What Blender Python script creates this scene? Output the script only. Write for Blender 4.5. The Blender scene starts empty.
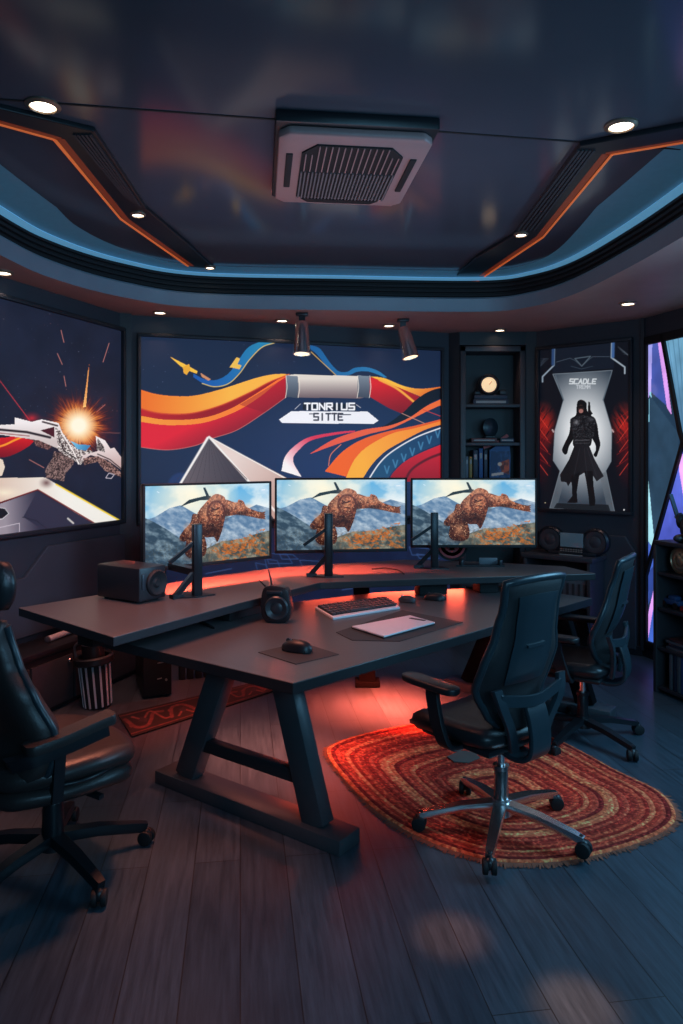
import bpy, bmesh, math, random
import numpy as np
from mathutils import Vector, Matrix, Euler
random.seed(7)
rng = np.random.RandomState(3)
SC = bpy.context.scene
COL = SC.collection
# ------------------------------------------------------------------ camera
F, H, CX, HY = 720.0, 1.65, 341.5, 460.0
cd = bpy.data.cameras.new('camera'); cam = bpy.data.objects.new('camera', cd); COL.objects.link(cam)
cam.location = (0, 0, H); cam.rotation_euler = (math.pi/2, 0, 0)
cd.sensor_fit = 'AUTO'; cd.sensor_width = 36; cd.lens = 36*F/1024; cd.shift_y = -52/1024
cd.clip_start = .05; SC.camera = cam
SC.view_settings.view_transform = 'Standard'
SC.view_settings.look = 'None'
SC.cycles.use_denoising = True
SC.cycles.max_bounces = 8

def G(px, py, z=0.0):
    "point on the horizontal plane z that stands at a place measured on the photo"
    d = F*(H-z)/(py-HY)
    return Vector(((px-CX)*d/F, d, z))
def D(px, py, d):
    return Vector(((px-CX)*d/F, d, H-(py-HY)*d/F))

# ------------------------------------------------------------------ materials
MATS = {}
def mat(name, col, rough=.5, metal=0, emit=None, estr=0, var=.12, scale=25, bump=0.0, spec=.5, coat=0):
    if name in MATS: return MATS[name]
    m = bpy.data.materials.new(name); m.use_nodes = True
    nt = m.node_tree; b = nt.nodes['Principled BSDF']
    b.inputs['Roughness'].default_value = rough; b.inputs['Metallic'].default_value = metal
    b.inputs['Specular IOR Level'].default_value = spec
    b.inputs['Coat Weight'].default_value = coat
    tc = nt.nodes.new('ShaderNodeTexCoord'); nz = nt.nodes.new('ShaderNodeTexNoise')
    nz.inputs['Scale'].default_value = scale; nz.inputs['Detail'].default_value = 3
    nt.links.new(tc.outputs['Object'], nz.inputs['Vector'])
    mx = nt.nodes.new('ShaderNodeMix'); mx.data_type = 'RGBA'
    mx.inputs[6].default_value = (*[c*(1-var) for c in col], 1); mx.inputs[7].default_value = (*[min(1, c*(1+var)) for c in col], 1)
    nt.links.new(nz.outputs['Fac'], mx.inputs[0]); nt.links.new(mx.outputs[2], b.inputs['Base Color'])
    if bump:
        bp = nt.nodes.new('ShaderNodeBump'); bp.inputs['Strength'].default_value = bump; bp.inputs['Distance'].default_value = .004
        nt.links.new(nz.outputs['Fac'], bp.inputs['Height']); nt.links.new(bp.outputs['Normal'], b.inputs['Normal'])
    if emit:
        b.inputs['Emission Color'].default_value = (*emit, 1); b.inputs['Emission Strength'].default_value = estr
    MATS[name] = m
    return m
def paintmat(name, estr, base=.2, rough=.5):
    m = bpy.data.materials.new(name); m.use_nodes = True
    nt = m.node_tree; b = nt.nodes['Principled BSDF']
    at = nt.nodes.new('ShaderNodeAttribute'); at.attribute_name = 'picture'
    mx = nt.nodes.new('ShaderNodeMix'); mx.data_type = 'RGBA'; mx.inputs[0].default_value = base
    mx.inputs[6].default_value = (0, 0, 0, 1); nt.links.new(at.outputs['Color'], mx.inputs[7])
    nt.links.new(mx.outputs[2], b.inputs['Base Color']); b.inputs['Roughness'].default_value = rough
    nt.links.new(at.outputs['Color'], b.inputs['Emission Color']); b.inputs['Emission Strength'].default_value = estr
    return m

BLACK = mat('black_plastic', (.012, .014, .018), .38)
BLACKM = mat('black_metal', (.016, .019, .024), .32, .3)
SHADEBLACK = mat('painted_shade_black', (.003, .003, .004), .9, spec=.1)  # shade put into the colour of the far and rear desk legs
MATTE = mat('matte_black', (.006, .007, .009), .7)
LEATHER = mat('black_leather', (.014, .016, .019), .36, bump=.25, scale=120)
FABRIC = mat('black_mesh_fabric', (.016, .018, .021), .55, bump=.3, scale=200)
TEALBLK = mat('dark_teal_plastic', (.02, .034, .044), .32)
CHROME = mat('chrome', (.8, .78, .78), .26, 1)
WALL = mat('dark_slate_wall_paint', (.032, .038, .05), .6, scale=6)
WALLD = mat('near_black_wall_trim', (.014, .018, .024), .5, scale=6)
PANEL = mat('charcoal_wall_panel', (.05, .054, .066), .5, scale=8)
SOFFIT = mat('taupe_soffit_paint', (.46, .25, .21), .5, scale=5)
LIP = mat('blue_grey_lip', (.2, .25, .3), .42, scale=5)
CEIL = mat('glossy_navy_ceiling', (.085, .09, .115), .13, spec=.22, scale=2)
DESKTOP = mat('charcoal_desk_laminate', (.075, .072, .076), .36, bump=.1, scale=60)
DESKEDGE = mat('dark_desk_edge', (.02, .022, .026), .4)
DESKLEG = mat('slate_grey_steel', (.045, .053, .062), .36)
SHELF = mat('dark_grey_shelf_wood', (.04, .04, .047), .45, scale=14)
WARMLED = mat('warm_lamp_disc', (.9, .8, .7), .4, emit=(1, .83, .62), estr=7)
ORANGE = mat('orange_light_strip', (.8, .25, .08), .4, emit=(1, .18, .035), estr=.33)
GLOWRED = mat('painted_orange_glow', (.2, .05, .02), .4, emit=(.6, .07, .015), estr=.12)  # emissive colour imitating the orange strip's glow on the beam
BLUELED = mat('blue_light_strip', (.2, .5, .8), .4, emit=(.16, .5, .8), estr=.35)
COVE = mat('self_glowing_blue_cove', (.1, .2, .28), .4, emit=(.05, .2, .33), estr=.15)  # cove surface glows itself, adding to the blue strip's light
ACM = mat('warm_grey_appliance_plastic', (.42, .25, .24), .42, var=.04)
WHITE = mat('white_plastic', (.72, .72, .76), .3, var=.04)
GREYK = mat('dark_grey_keys', (.045, .047, .055), .5)
MATPAD = mat('dark_rubber_mat', (.03, .031, .035), .62)
REDM = mat('red_paint', (.4, .03, .03), .45)
BLUEM = mat('blue_cover', (.03, .09, .24), .5)
YELM = mat('ochre_cover', (.32, .2, .05), .5)
NAVYM = mat('navy_cover', (.02, .03, .055), .5)
BROWNM = mat('maroon_cover', (.1, .03, .03), .5)
GREYB = mat('grey_cover', (.12, .13, .15), .5)
TEXTM = mat('faint_silver_lettering', (.3, .28, .26), .4)

# ------------------------------------------------------------------ mesh builder
class MB:
    def __init__(s): s.bm = bmesh.new()
    def _add(s, tmp, M=None):
        if M is not None: bmesh.ops.transform(tmp, matrix=M, verts=tmp.verts)
        me = bpy.data.meshes.new('t'); tmp.to_mesh(me); tmp.free(); s.bm.from_mesh(me); bpy.data.meshes.remove(me)
        return s
    def box(s, c, size, rz=0, bev=0, seg=2, M=None):
        t = bmesh.new(); bmesh.ops.create_cube(t, size=1)
        bmesh.ops.scale(t, vec=size, verts=t.verts)
        if bev: bmesh.ops.bevel(t, geom=t.edges[:], offset=min(bev, min(size)*.49), segments=seg, profile=.5, affect='EDGES')
        m = Matrix.Translation(c) @ Matrix.Rotation(rz, 4, 'Z')
        return s._add(t, m if M is None else M @ m)
    def bar(s, p0, p1, w, h, up=(0, 0, 1), bev=0):
        "a rectangular bar from p0 to p1: w across, h along up"
        p0, p1 = Vector(p0), Vector(p1); d = p1-p0; L = d.length; d.normalize()
        u = Vector(up); x = d.cross(u).normalized(); u = x.cross(d)
        M = Matrix((x, d, u)).transposed().to_4x4(); M.translation = (p0+p1)/2
        return s.box((0, 0, 0), (w, L, h), 0, bev, 2, M)
    def cyl(s, p0, p1, r0, r1=None, seg=24, bev=0):
        p0, p1 = Vector(p0), Vector(p1); r1 = r0 if r1 is None else r1
        t = bmesh.new(); d = p1-p0
        bmesh.ops.create_cone(t, cap_ends=True, segments=seg, radius1=r0, radius2=r1, depth=d.length)
        if bev:
            es = [e for e in t.edges if abs(e.verts[0].co.z-e.verts[1].co.z) < 1e-6]
            bmesh.ops.bevel(t, geom=es, offset=bev, segments=2, profile=.5, affect='EDGES')
        q = Vector((0, 0, 1)).rotation_difference(d)
        return s._add(t, Matrix.Translation((p0+p1)/2) @ q.to_matrix().to_4x4())
    def ball(s, c, r, seg=24, M=None):
        t = bmesh.new(); bmesh.ops.create_uvsphere(t, u_segments=seg, v_segments=seg//2, radius=1)
        r = (r, r, r) if isinstance(r, (int, float)) else r
        m = Matrix.Translation(c) @ Matrix.Diagonal((*r, 1))
        return s._add(t, m if M is None else M @ m)
    def lathe(s, prof, M=None, seg=32):
        t = bmesh.new(); rings = []
        for r, z in prof:
            rings.append([t.verts.new((max(r, 1e-4)*math.cos(a), max(r, 1e-4)*math.sin(a), z)) for a in [2*math.pi*k/seg for k in range(seg)]])
        for a, b in zip(rings, rings[1:]):
            for k in range(seg): t.faces.new((a[k], a[(k+1) % seg], b[(k+1) % seg], b[k]))
        t.faces.new(rings[0][::-1]); t.faces.new(rings[-1])
        bmesh.ops.recalc_face_normals(t, faces=t.faces)
        return s._add(t, M)
    def prism(s, poly, z0, z1, M=None, bev=0):
        t = bmesh.new(); a = [t.verts.new((p[0], p[1], z0)) for p in poly]; b = [t.verts.new((p[0], p[1], z1)) for p in poly]
        n = len(poly); t.faces.new(a[::-1]); t.faces.new(b)
        for k in range(n): t.faces.new((a[k], a[(k+1) % n], b[(k+1) % n], b[k]))
        bmesh.ops.recalc_face_normals(t, faces=t.faces)
        if bev: bmesh.ops.bevel(t, geom=t.edges[:], offset=bev, segments=2, profile=.5, affect='EDGES')
        return s._add(t, M)
    def tube(s, pts, r, seg=10, closed=False):
        pts = [Vector(p) for p in pts]; n = len(pts); t = bmesh.new(); rings = []
        rr = r if isinstance(r, (list, tuple)) else [r]*n
        nrm = None
        for k, p in enumerate(pts):
            if closed: d = pts[(k+1) % n]-pts[k-1]
            else: d = pts[min(k+1, n-1)]-pts[max(k-1, 0)]
            d.normalize()
            if nrm is None: nrm = d.orthogonal().normalized()
            nrm = (nrm-d*nrm.dot(d)).normalized(); bn = d.cross(nrm)
            rings.append([t.verts.new(p+rr[k]*(math.cos(a)*nrm+math.sin(a)*bn)) for a in [2*math.pi*j/seg for j in range(seg)]])
        for k in range(n if closed else n-1):
            a, b = rings[k], rings[(k+1) % n]
            for j in range(seg): t.faces.new((a[j], a[(j+1) % seg], b[(j+1) % seg], b[j]))
        if not closed: t.faces.new(rings[0][::-1]); t.faces.new(rings[-1])
        bmesh.ops.recalc_face_normals(t, faces=t.faces)
        return s._add(t)
    def strap(s, pts, w, th, side):
        "a flat strap following pts, w wide along side, th thick"
        pts = [Vector(p) for p in pts]; side = Vector(side).normalized(); n = len(pts); t = bmesh.new(); R = []
        ww = w if isinstance(w, (list, tuple)) else [w]*n
        for k, p in enumerate(pts):
            d = (pts[min(k+1, n-1)]-pts[max(k-1, 0)]).normalized(); nn = d.cross(side).normalized()
            a = ww[k]/2; q = th/2
            R.append([t.verts.new(p+side*x*a+nn*y*q) for x, y in ((-1, -.4), (-.92, -1), (.92, -1), (1, -.4), (1, .4), (.92, 1), (-.92, 1), (-1, .4))])
        for a, b in zip(R, R[1:]):
            for j in range(8): t.faces.new((a[j], a[(j+1) % 8], b[(j+1) % 8], b[j]))
        t.faces.new(R[0][::-1]); t.faces.new(R[-1])
        bmesh.ops.recalc_face_normals(t, faces=t.faces)
        return s._add(t)
    def shell(s, fn, nu, nv, th, M=None):
        "a curved slab: fn(u,v) u,v in 0..1 gives the middle surface"
        P = [[Vector(fn(i/nu, j/nv)) for i in range(nu+1)] for j in range(nv+1)]
        t = bmesh.new(); A = []; B = []
        for j in range(nv+1):
            ra, rb = [], []
            for i in range(nu+1):
                du = P[j][min(i+1, nu)]-P[j][max(i-1, 0)]; dv = P[min(j+1, nv)][i]-P[max(j-1, 0)][i]
                n = du.cross(dv).normalized()
                e = min(i, nu-i)/2.0; f = min(j, nv-j)/2.0
                k = math.sqrt(max(0, 1-(1-min(1, e))**2))*math.sqrt(max(0, 1-(1-min(1, f))**2))
                q = (th(i/nu, j/nv) if callable(th) else th)/2*max(k, .25)
                ra.append(t.verts.new(P[j][i]+n*q)); rb.append(t.verts.new(P[j][i]-n*q))
            A.append(ra); B.append(rb)
        for j in range(nv):
            for i in range(nu):
                t.faces.new((A[j][i], A[j][i+1], A[j+1][i+1], A[j+1][i])); t.faces.new((B[j][i], B[j+1][i], B[j+1][i+1], B[j][i+1]))
        for j in range(nv):
            t.faces.new((A[j][0], A[j+1][0], B[j+1][0], B[j][0])); t.faces.new((A[j][nu], B[j][nu], B[j+1][nu], A[j+1][nu]))
        for i in range(nu):
            t.faces.new((A[0][i], B[0][i], B[0][i+1], A[0][i+1])); t.faces.new((A[nv][i], A[nv][i+1], B[nv][i+1], B[nv][i]))
        bmesh.ops.recalc_face_normals(t, faces=t.faces)
        return s._add(t, M)
    def build(s, name, m, parent=None, smooth=True, ang=38):
        me = bpy.data.meshes.new(name); s.bm.to_mesh(me); s.bm.free()
        me.materials.append(m)
        if smooth: me.shade_smooth(); me.set_sharp_from_angle(angle=math.radians(ang))
        o = bpy.data.objects.new(name, me); COL.objects.link(o)
        if parent is not None: o.parent = parent
        return o
def tag(o, label, cat, group=None, kind=None):
    o['label'] = label; o['category'] = cat
    if group: o['group'] = group
    if kind: o['kind'] = kind
    return o
def thing(name, label, cat, loc=(0, 0, 0), rz=0, group=None):
    o = bpy.data.objects.new(name, None); o.empty_display_size = .1; COL.objects.link(o)
    o.location = loc; o.rotation_euler = (0, 0, rz)
    return tag(o, label, cat, group)
def struct(o): o['kind'] = 'structure'; return o
def cat(pts, n=12, closed=False):
    P = [np.array(p, float) for p in pts]; N = len(P); out = []
    rngk = range(N if closed else N-1)
    for k in rngk:
        p1, p2 = P[k], P[(k+1) % N]
        p0 = P[k-1] if (closed or k > 0) else 2*p1-p2
        p3 = P[(k+2) % N] if (closed or k+2 < N) else 2*p2-p1
        for j in range(n):
            t = j/n
            out.append(.5*(2*p1+(p2-p0)*t+(2*p0-5*p1+4*p2-p3)*t*t+(3*p1-p0-3*p2+p3)*t**3))
    if not closed: out.append(P[-1])
    return [tuple(p) for p in out]

# ------------------------------------------------------------------ picture painter (colours stored on the panel's own vertices)
def vnoise(x, y, seed=0):
    xi = np.floor(x).astype(np.int64); yi = np.floor(y).astype(np.int64); xf = x-xi; yf = y-yi
    def h(a, b):
        n = (a*374761393+b*668265263+seed*974634541) & 0x7fffffff
        n = ((n ^ (n >> 13))*1274126177) & 0x7fffffff
        return ((n ^ (n >> 16)) & 0xffff)/65535.0
    u = xf*xf*(3-2*xf); v = yf*yf*(3-2*yf)
    return (h(xi, yi)*(1-u)+h(xi+1, yi)*u)*(1-v)+(h(xi, yi+1)*(1-u)+h(xi+1, yi+1)*u)*v
def fbm(x, y, o=4, seed=0):
    s = 0; a = .5
    for k in range(o): s = s+a*vnoise(x*2**k, y*2**k, seed+k); a *= .5
    return s/(1-.5**o)
GLYPH = {'T': [[(0, 0), (1, 0)], [(.5, 0), (.5, 1)]], 'O': [[(0, 0), (1, 0), (1, 1), (0, 1), (0, 0)]], 'N': [[(0, 1), (0, 0), (1, 1), (1, 0)]],
 'R': [[(0, 1), (0, 0), (1, 0), (1, .5), (0, .5)], [(.4, .5), (1, 1)]], 'I': [[(.5, 0), (.5, 1)]], 'U': [[(0, 0), (0, 1), (1, 1), (1, 0)]],
 'S': [[(1, 0), (0, 0), (0, .5), (1, .5), (1, 1), (0, 1)]], 'E': [[(1, 0), (0, 0), (0, 1), (1, 1)], [(0, .5), (.8, .5)]],
 'C': [[(1, 0), (0, 0), (0, 1), (1, 1)]], 'A': [[(0, 1), (.5, 0), (1, 1)], [(.25, .6), (.75, .6)]], 'D': [[(0, 0), (.7, 0), (1, .4), (1, .7), (.7, 1), (0, 1), (0, 0)]],
 'L': [[(0, 0), (0, 1), (1, 1)]], 'M': [[(0, 1), (0, 0), (.5, .6), (1, 0), (1, 1)]], '.': [[(.4, .95), (.6, .95)]]}
class Canvas:
    def __init__(s, X, Y, bg):
        s.X, s.Y = X, Y; s.C = np.zeros(X.shape+(3,)); s.C[...] = np.array(bg)/255.
    def blend(s, mask, col):
        col = np.asarray(col, float)/255.
        s.C[:] = s.C*(1-mask[..., None])+col*mask[..., None]
    def inside(s, pts):
        p = np.array(pts, float); x0, y0 = p.min(0); x1, y1 = p.max(0)
        sel = (s.X >= x0) & (s.X <= x1) & (s.Y >= y0) & (s.Y <= y1)
        out = np.zeros(s.X.shape); xs, ys = s.X[sel], s.Y[sel]; r = np.zeros(xs.shape, bool)
        n = len(p)
        for k in range(n):
            (ax, ay), (bx, by) = p[k], p[(k+1) % n]
            if ay == by: continue
            c = (ay > ys) != (by > ys)
            r ^= c & (xs < (bx-ax)*(ys-ay)/(by-ay)+ax)
        out[sel] = r
        return out
    def poly(s, pts, c0, c1=None, g0=None, g1=None, a=1, raw=False):
        m = s.inside(pts)*a
        if c1 is not None and not raw and LAST[0]: g0, g1 = LAST[0](g0, g1)
        if c1 is None: s.blend(m, c0)
        else:
            g0 = np.array(g0, float); d = np.array(g1, float)-g0
            t = np.clip(((s.X-g0[0])*d[0]+(s.Y-g0[1])*d[1])/d.dot(d), 0, 1)[..., None]
            s.blend(m, np.array(c0)*(1-t)+np.array(c1)*t)
        return m
    def dist(s, pts):
        d = np.full(s.X.shape, 1e9)
        for (ax, ay), (bx, by) in zip(pts, pts[1:]):
            dx, dy = bx-ax, by-ay; L = dx*dx+dy*dy+1e-12
            t = np.clip(((s.X-ax)*dx+(s.Y-ay)*dy)/L, 0, 1)
            d = np.minimum(d, (s.X-ax-t*dx)**2+(s.Y-ay-t*dy)**2)
        return np.sqrt(d)
    def line(s, pts, w, c, a=1, soft=None):
        d = s.dist(pts); soft = soft or w*.5
        s.blend(np.clip((w/2+soft/2-d)/soft, 0, 1)*a, c)
    def ell(s, c, r, col, a=1, soft=.15):
        q = np.sqrt(((s.X-c[0])/r[0])**2+((s.Y-c[1])/r[1])**2)
        s.blend(np.clip((1-q)/soft, 0, 1)*a, col)
    def glow(s, c, r, col, a=1, p=1.5):
        q = np.sqrt(((s.X-c[0])/r[0])**2+((s.Y-c[1])/r[1])**2)
        s.blend(np.clip(1-q, 0, 1)**p*a, col)
    def text(s, txt, x0, y0, x1, y1, w, c, slant=0):
        n = len(txt); cw = (x1-x0)/n
        for k, ch in enumerate(txt):
            for st in GLYPH.get(ch, []):
                s.line([(x0+k*cw+cw*(.1+.72*px)+slant*(1-py), y0+py*(y1-y0)) for px, py in st], w, c, soft=w*.35)
def picture(name, corner, ux, uz, nx, nz, painter, m, parent=None, coords=None):
    "flat panel: corner (bottom left), edges ux and uz; painter gets X,Y of every vertex"
    corner, ux, uz = Vector(corner), Vector(ux), Vector(uz)
    I, J = np.meshgrid(np.linspace(0, 1, nx+1), np.linspace(0, 1, nz+1))
    co = np.array(corner)[None, None]+I[..., None]*np.array(ux)+J[..., None]*np.array(uz)
    if coords is None:
        X = CX+F*co[..., 0]/co[..., 1]; Y = HY-F*(co[..., 2]-H)/co[..., 1]
    else: X, Y = coords(I, J)
    C = np.clip(painter(X, Y), 0, 1)
    lin = np.where(C <= .04045, C/12.92, ((C+.055)/1.055)**2.4)
    nv = (nx+1)*(nz+1); me = bpy.data.meshes.new(name)
    idx = np.arange(nv).reshape(nz+1, nx+1)
    q = np.stack([idx[:-1, :-1], idx[:-1, 1:], idx[1:, 1:], idx[1:, :-1]], -1).reshape(-1, 4)
    me.vertices.add(nv); me.vertices.foreach_set('co', co.reshape(-1).astype(np.float32))
    me.loops.add(q.size); me.loops.foreach_set('vertex_index', q.reshape(-1).astype(np.int32))
    me.polygons.add(len(q)); me.polygons.foreach_set('loop_start', np.arange(0, q.size, 4, dtype=np.int32))
    me.update(calc_edges=True); me.validate()
    at = me.color_attributes.new('picture', 'FLOAT_COLOR', 'POINT')
    at.data.foreach_set('color', np.concatenate([lin.reshape(-1, 3), np.ones((nv, 1))], 1).reshape(-1).astype(np.float32))
    me.materials.append(m)
    o = bpy.data.objects.new(name, me); COL.objects.link(o)
    if parent is not None: o.parent = parent
    return o
LAST = [None]
def xf(ox, oy, sc):
    def f(*p):
        LAST[0] = f; return [(ox+x/sc, oy+y/sc) for x, y in p]
    return f

# ================================================================== ROOM
ZS, ZC = 2.84, 3.15
def at(px, d): return Vector(((px-CX)*d/F, d, 0))
A = at(125.5, 5.9); B = at(450, 6.76); C0 = at(537, 6.67); Dp = at(643, 6.06)
ldir = Vector((-.336, -.942, 0)).normalized(); wdir = Vector((.3, -1, 0)).normalized()
E = A+ldir*((A.y+1.5)/-ldir.y); Fp = Dp+wdir*((Dp.y+1.5)/-wdir.y)
room = [E, A, B, C0, Dp, Fp]
def wall(name, p, q, th=.1, z1=3.3, m=WALL, hole=None):
    d = (q-p); L = d.length; d.normalize(); n = Vector((-d.y, d.x, 0))   # outward (walls run clockwise)
    M = Matrix((d, n, Vector((0, 0, 1)))).transposed().to_4x4(); M.translation = p
    b = MB()
    if hole is None: b.box((L/2, th/2, z1/2), (L+.1, th, z1), M=M)
    else:
        a0, a1, h0, h1 = hole
        b.box((a0/2, th/2, z1/2), (a0, th, z1), M=M); b.box(((a1+L)/2, th/2, z1/2), (L-a1, th, z1), M=M)
        b.box(((a0+a1)/2, th/2, h0/2), (a1-a0, th, h0), M=M); b.box(((a0+a1)/2, th/2, (h1+z1)/2), (a1-a0, th, z1-h1), M=M)
    return struct(b.build(name, m, smooth=False)), M, L
NIN = Vector((0, .34, 0))
wall('wall_left', E, A)
_, MB_, LB = wall('wall_back', A, B)
wall('wall_alcove', B+NIN, C0+NIN)
_, MR, LR = wall('wall_right', C0, Dp)
_, MW, LW = wall('wall_window_side', Dp, Fp, hole=(.02, 3.9, .07, 2.68))
wall('wall_rear', Fp, E)
# alcove returns and header around the bookcase
bx0, bx1, byf = 1.10, 1.715, 6.70
struct(MB().prism([(B.x-.02, B.y), (bx0, byf), (bx0, byf+.4), (B.x-.02, B.y+.4)], 0, 3.3).build('trim_1', WALLD, smooth=False))
struct(MB().prism([(bx1, byf), (C0.x+.01, C0.y), (C0.x+.01, C0.y+.4), (bx1, byf+.4)], 0, 3.3).build('trim_2', WALLD, smooth=False))
struct(MB().prism([(bx0, byf), (bx1, byf), (bx1, byf+.3), (bx0, byf+.3)], 2.72, 3.3).build('trim_3', WALLD, smooth=False))

# floor ---------------------------------------------------------
fm = bpy.data.materials.new('grey_blue_wood_planks'); fm.use_nodes = True
nt = fm.node_tree; bs = nt.nodes['Principled BSDF']; lk = nt.links.new
tc = nt.nodes.new('ShaderNodeTexCoord'); mp = nt.nodes.new('ShaderNodeMapping'); mp.inputs['Rotation'].default_value = (0, 0, math.radians(90-8))
lk(tc.outputs['Object'], mp.inputs['Vector'])
br = nt.nodes.new('ShaderNodeTexBrick'); br.offset = .37
br.inputs['Color1'].default_value = (.04, .062, .084, 1); br.inputs['Color2'].default_value = (.062, .088, .114, 1); br.inputs['Mortar'].default_value = (.018, .02, .024, 1)
br.inputs['Scale'].default_value = 1; br.inputs['Mortar Size'].default_value = .0022; br.inputs['Brick Width'].default_value = 1.5; br.inputs['Row Height'].default_value = .185; br.inputs['Bias'].default_value = -.1
lk(mp.outputs['Vector'], br.inputs['Vector'])
mp2 = nt.nodes.new('ShaderNodeMapping'); mp2.inputs['Scale'].default_value = (1.2, 16, 1); lk(mp.outputs['Vector'], mp2.inputs['Vector'])
gn = nt.nodes.new('ShaderNodeTexNoise'); gn.inputs['Scale'].default_value = 3; gn.inputs['Detail'].default_value = 6; gn.inputs['Roughness'].default_value = .65; lk(mp2.outputs['Vector'], gn.inputs['Vector'])
rp = nt.nodes.new('ShaderNodeValToRGB'); rp.color_ramp.elements[0].color = (.55, .55, .55, 1); rp.color_ramp.elements[1].color = (1.25, 1.25, 1.25, 1)
rp.color_ramp.elements[0].position = .3; rp.color_ramp.elements[1].position = .7
lk(gn.outputs['Fac'], rp.inputs['Fac'])
ml = nt.nodes.new('ShaderNodeMix'); ml.data_type = 'RGBA'; ml.blend_type = 'MULTIPLY'; ml.inputs[0].default_value = 1
lk(br.outputs['Color'], ml.inputs[6]); lk(rp.outputs['Color'], ml.inputs[7]); lk(ml.outputs[2], bs.inputs['Base Color'])
mr = nt.nodes.new('ShaderNodeMapRange'); mr.inputs['To Min'].default_value = .24; mr.inputs['To Max'].default_value = .46; lk(gn.outputs['Fac'], mr.inputs['Value']); lk(mr.outputs['Result'], bs.inputs['Roughness'])
bp = nt.nodes.new('ShaderNodeBump'); bp.inputs['Strength'].default_value = .25; bp.inputs['Distance'].default_value = .003; lk(br.outputs['Fac'], bp.inputs['Height']); bp.invert = True; lk(bp.outputs['Normal'], bs.inputs['Normal'])
rp_ = [(E.x-.1, E.y-.1), (A.x-.1, A.y+.1), (B.x, B.y+.5), (C0.x+.1, C0.y+.5), (Dp.x+.15, Dp.y+.1), (Fp.x+.2, Fp.y-.1)]
struct(MB().prism(rp_, -.1, 0).build('floor', fm, smooth=False))

# ceiling tray --------------------------------------------------
inner = [(-2.02, -.9), (-2.06, 1.0), (-2.05, 2.6), (-1.98, 4.18), (-1.87, 4.78), (-1.58, 5.28), (-1.11, 5.62), (0, 5.72), (1.11, 5.78), (1.46, 5.6), (1.66, 5.2), (1.77, 4.5), (1.82, 3.8), (1.88, 2.4), (1.9, 1.0), (1.9, -.9)]
rim = cat(inner, 8)+[]
rim_closed = rim
def ring(off):
    "the tray outline moved inwards by off"
    n = len(rim); out = []
    for k in range(n):
        p = np.array(rim[k]); a = np.array(rim[k-1]); b = np.array(rim[(k+1) % n])
        d = b-a if 0 < k < n-1 else (np.array(rim[1])-np.array(rim[0]) if k == 0 else np.array(rim[-1])-np.array(rim[-2]))
        o_ = off*(1-.72*min(1, max(0, (p[1]-4.3)/1.2))) if off > .015 else off
        d = d/np.linalg.norm(d); out.append((p[0]+d[1]*o_, p[1]-d[0]*o_))
    return out
def ringstrip(profile, name, m, both=True):
    "sweep (offset inwards, z) along the open tray outline, closed across the back"
    bm = bmesh.new(); rings = []
    for off, z in profile:
        rings.append([bm.verts.new((x, y, z)) for x, y in ring(off)])
    n = len(rings[0])
    for a, b in zip(rings, rings[1:]):
        for k in range(n): bm.faces.new((a[k], a[(k+1) % n], b[(k+1) % n], b[k]))
    bmesh.ops.recalc_face_normals(bm, faces=bm.faces)
    o = MB(); o.bm.free(); o.bm = bm
    return struct(o.build(name, m, ang=25))
# soffit under-face with the tray hole
bm = bmesh.new()
ov = [bm.verts.new((p.x, p.y, ZS)) for p in room]; iv = [bm.verts.new((x, y, ZS)) for x, y in rim]
es = [bm.edges.new((ov[k], ov[(k+1) % len(ov)])) for k in range(len(ov))]+[bm.edges.new((iv[k], iv[(k+1) % len(iv)])) for k in range(len(iv))]
bmesh.ops.triangle_fill(bm, use_beauty=True, edges=es)
sf = MB(); sf.bm.free(); sf.bm = bm; struct(sf.build('trim_4', SOFFIT, smooth=False))
ringstrip([(0, ZS), (.0, ZS+.015), (.015, ZS+.1), (0, ZS+.115), (-.05, ZS+.115)], 'trim_5', LIP)
prof = [(-.05, ZS+.115)]
for k in range(4): z = ZS+.118+k*.036; prof += [(-.05, z), (-.05, z+.008), (-.03, z+.011), (-.03, z+.027), (-.05, z+.03)]
ringstrip(prof, 'trim_6', MATTE)
ringstrip([(-.05, ZS+.262), (.02, ZS+.27), (.02, ZS+.276), (-.03, ZS+.28)], 'trim_7', BLUELED)
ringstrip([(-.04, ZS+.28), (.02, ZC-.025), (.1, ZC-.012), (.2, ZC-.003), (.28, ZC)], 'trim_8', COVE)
struct(MB().prism([(p.x*1.05, p.y*1.03) for p in room], ZC, ZC+.1).build('ceiling', CEIL, smooth=False))
s0, s1 = G(-40, 96, ZC), G(720, 152, ZC)
struct(MB().bar(s0-Vector((0, 0, .001)), s1-Vector((0, 0, .001)), .012, .004).build('trim_9', MATTE, smooth=False))

# wall panels and skirtings
def wallM(p, q):
    d = (q-p).normalized(); n = Vector((-d.y, d.x, 0))
    M = Matrix((d, n, Vector((0, 0, 1)))).transposed().to_4x4(); M.translation = p; return M, (q-p).length
def on_line(px, p, q):
    "distance along p-q at which a plan line is met in the direction px"
    s = (px-CX)/F; d = q-p
    return (s*p.y-p.x)/(d.x-s*d.y)*d.length
ML, LL = wallM(E, A)
XZ = Matrix(((1, 0, 0, 0), (0, 0, -1, 0), (0, 1, 0, 0), (0, 0, 0, 1)))   # prism drawn in x,z standing out towards -y
def panel(name, M, poly, t0, t1, m, bev=.006):
    return struct(MB().prism(poly, t0, t1, M=M @ XZ, bev=bev).build(name, m, smooth=False))
e = on_line(125, E, A)
panel('trim_10', ML, [(on_line(-60, E, A), .46), (e-.02, .46), (e-.02, 1.05), (on_line(45, E, A), 1.05), (on_line(22, E, A), .86), (on_line(-60, E, A), .86)], .0, .03, PANEL)
panel('trim_11', ML, [(0, 0), (LL, 0), (LL, .1), (0, .1)], 0, .02, WALLD)
panel('trim_12', MR, [(.02, .45), (LR-.35, .45), (LR-.35, 1.0), (.02, 1.0)], 0, .012, WALL)
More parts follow.
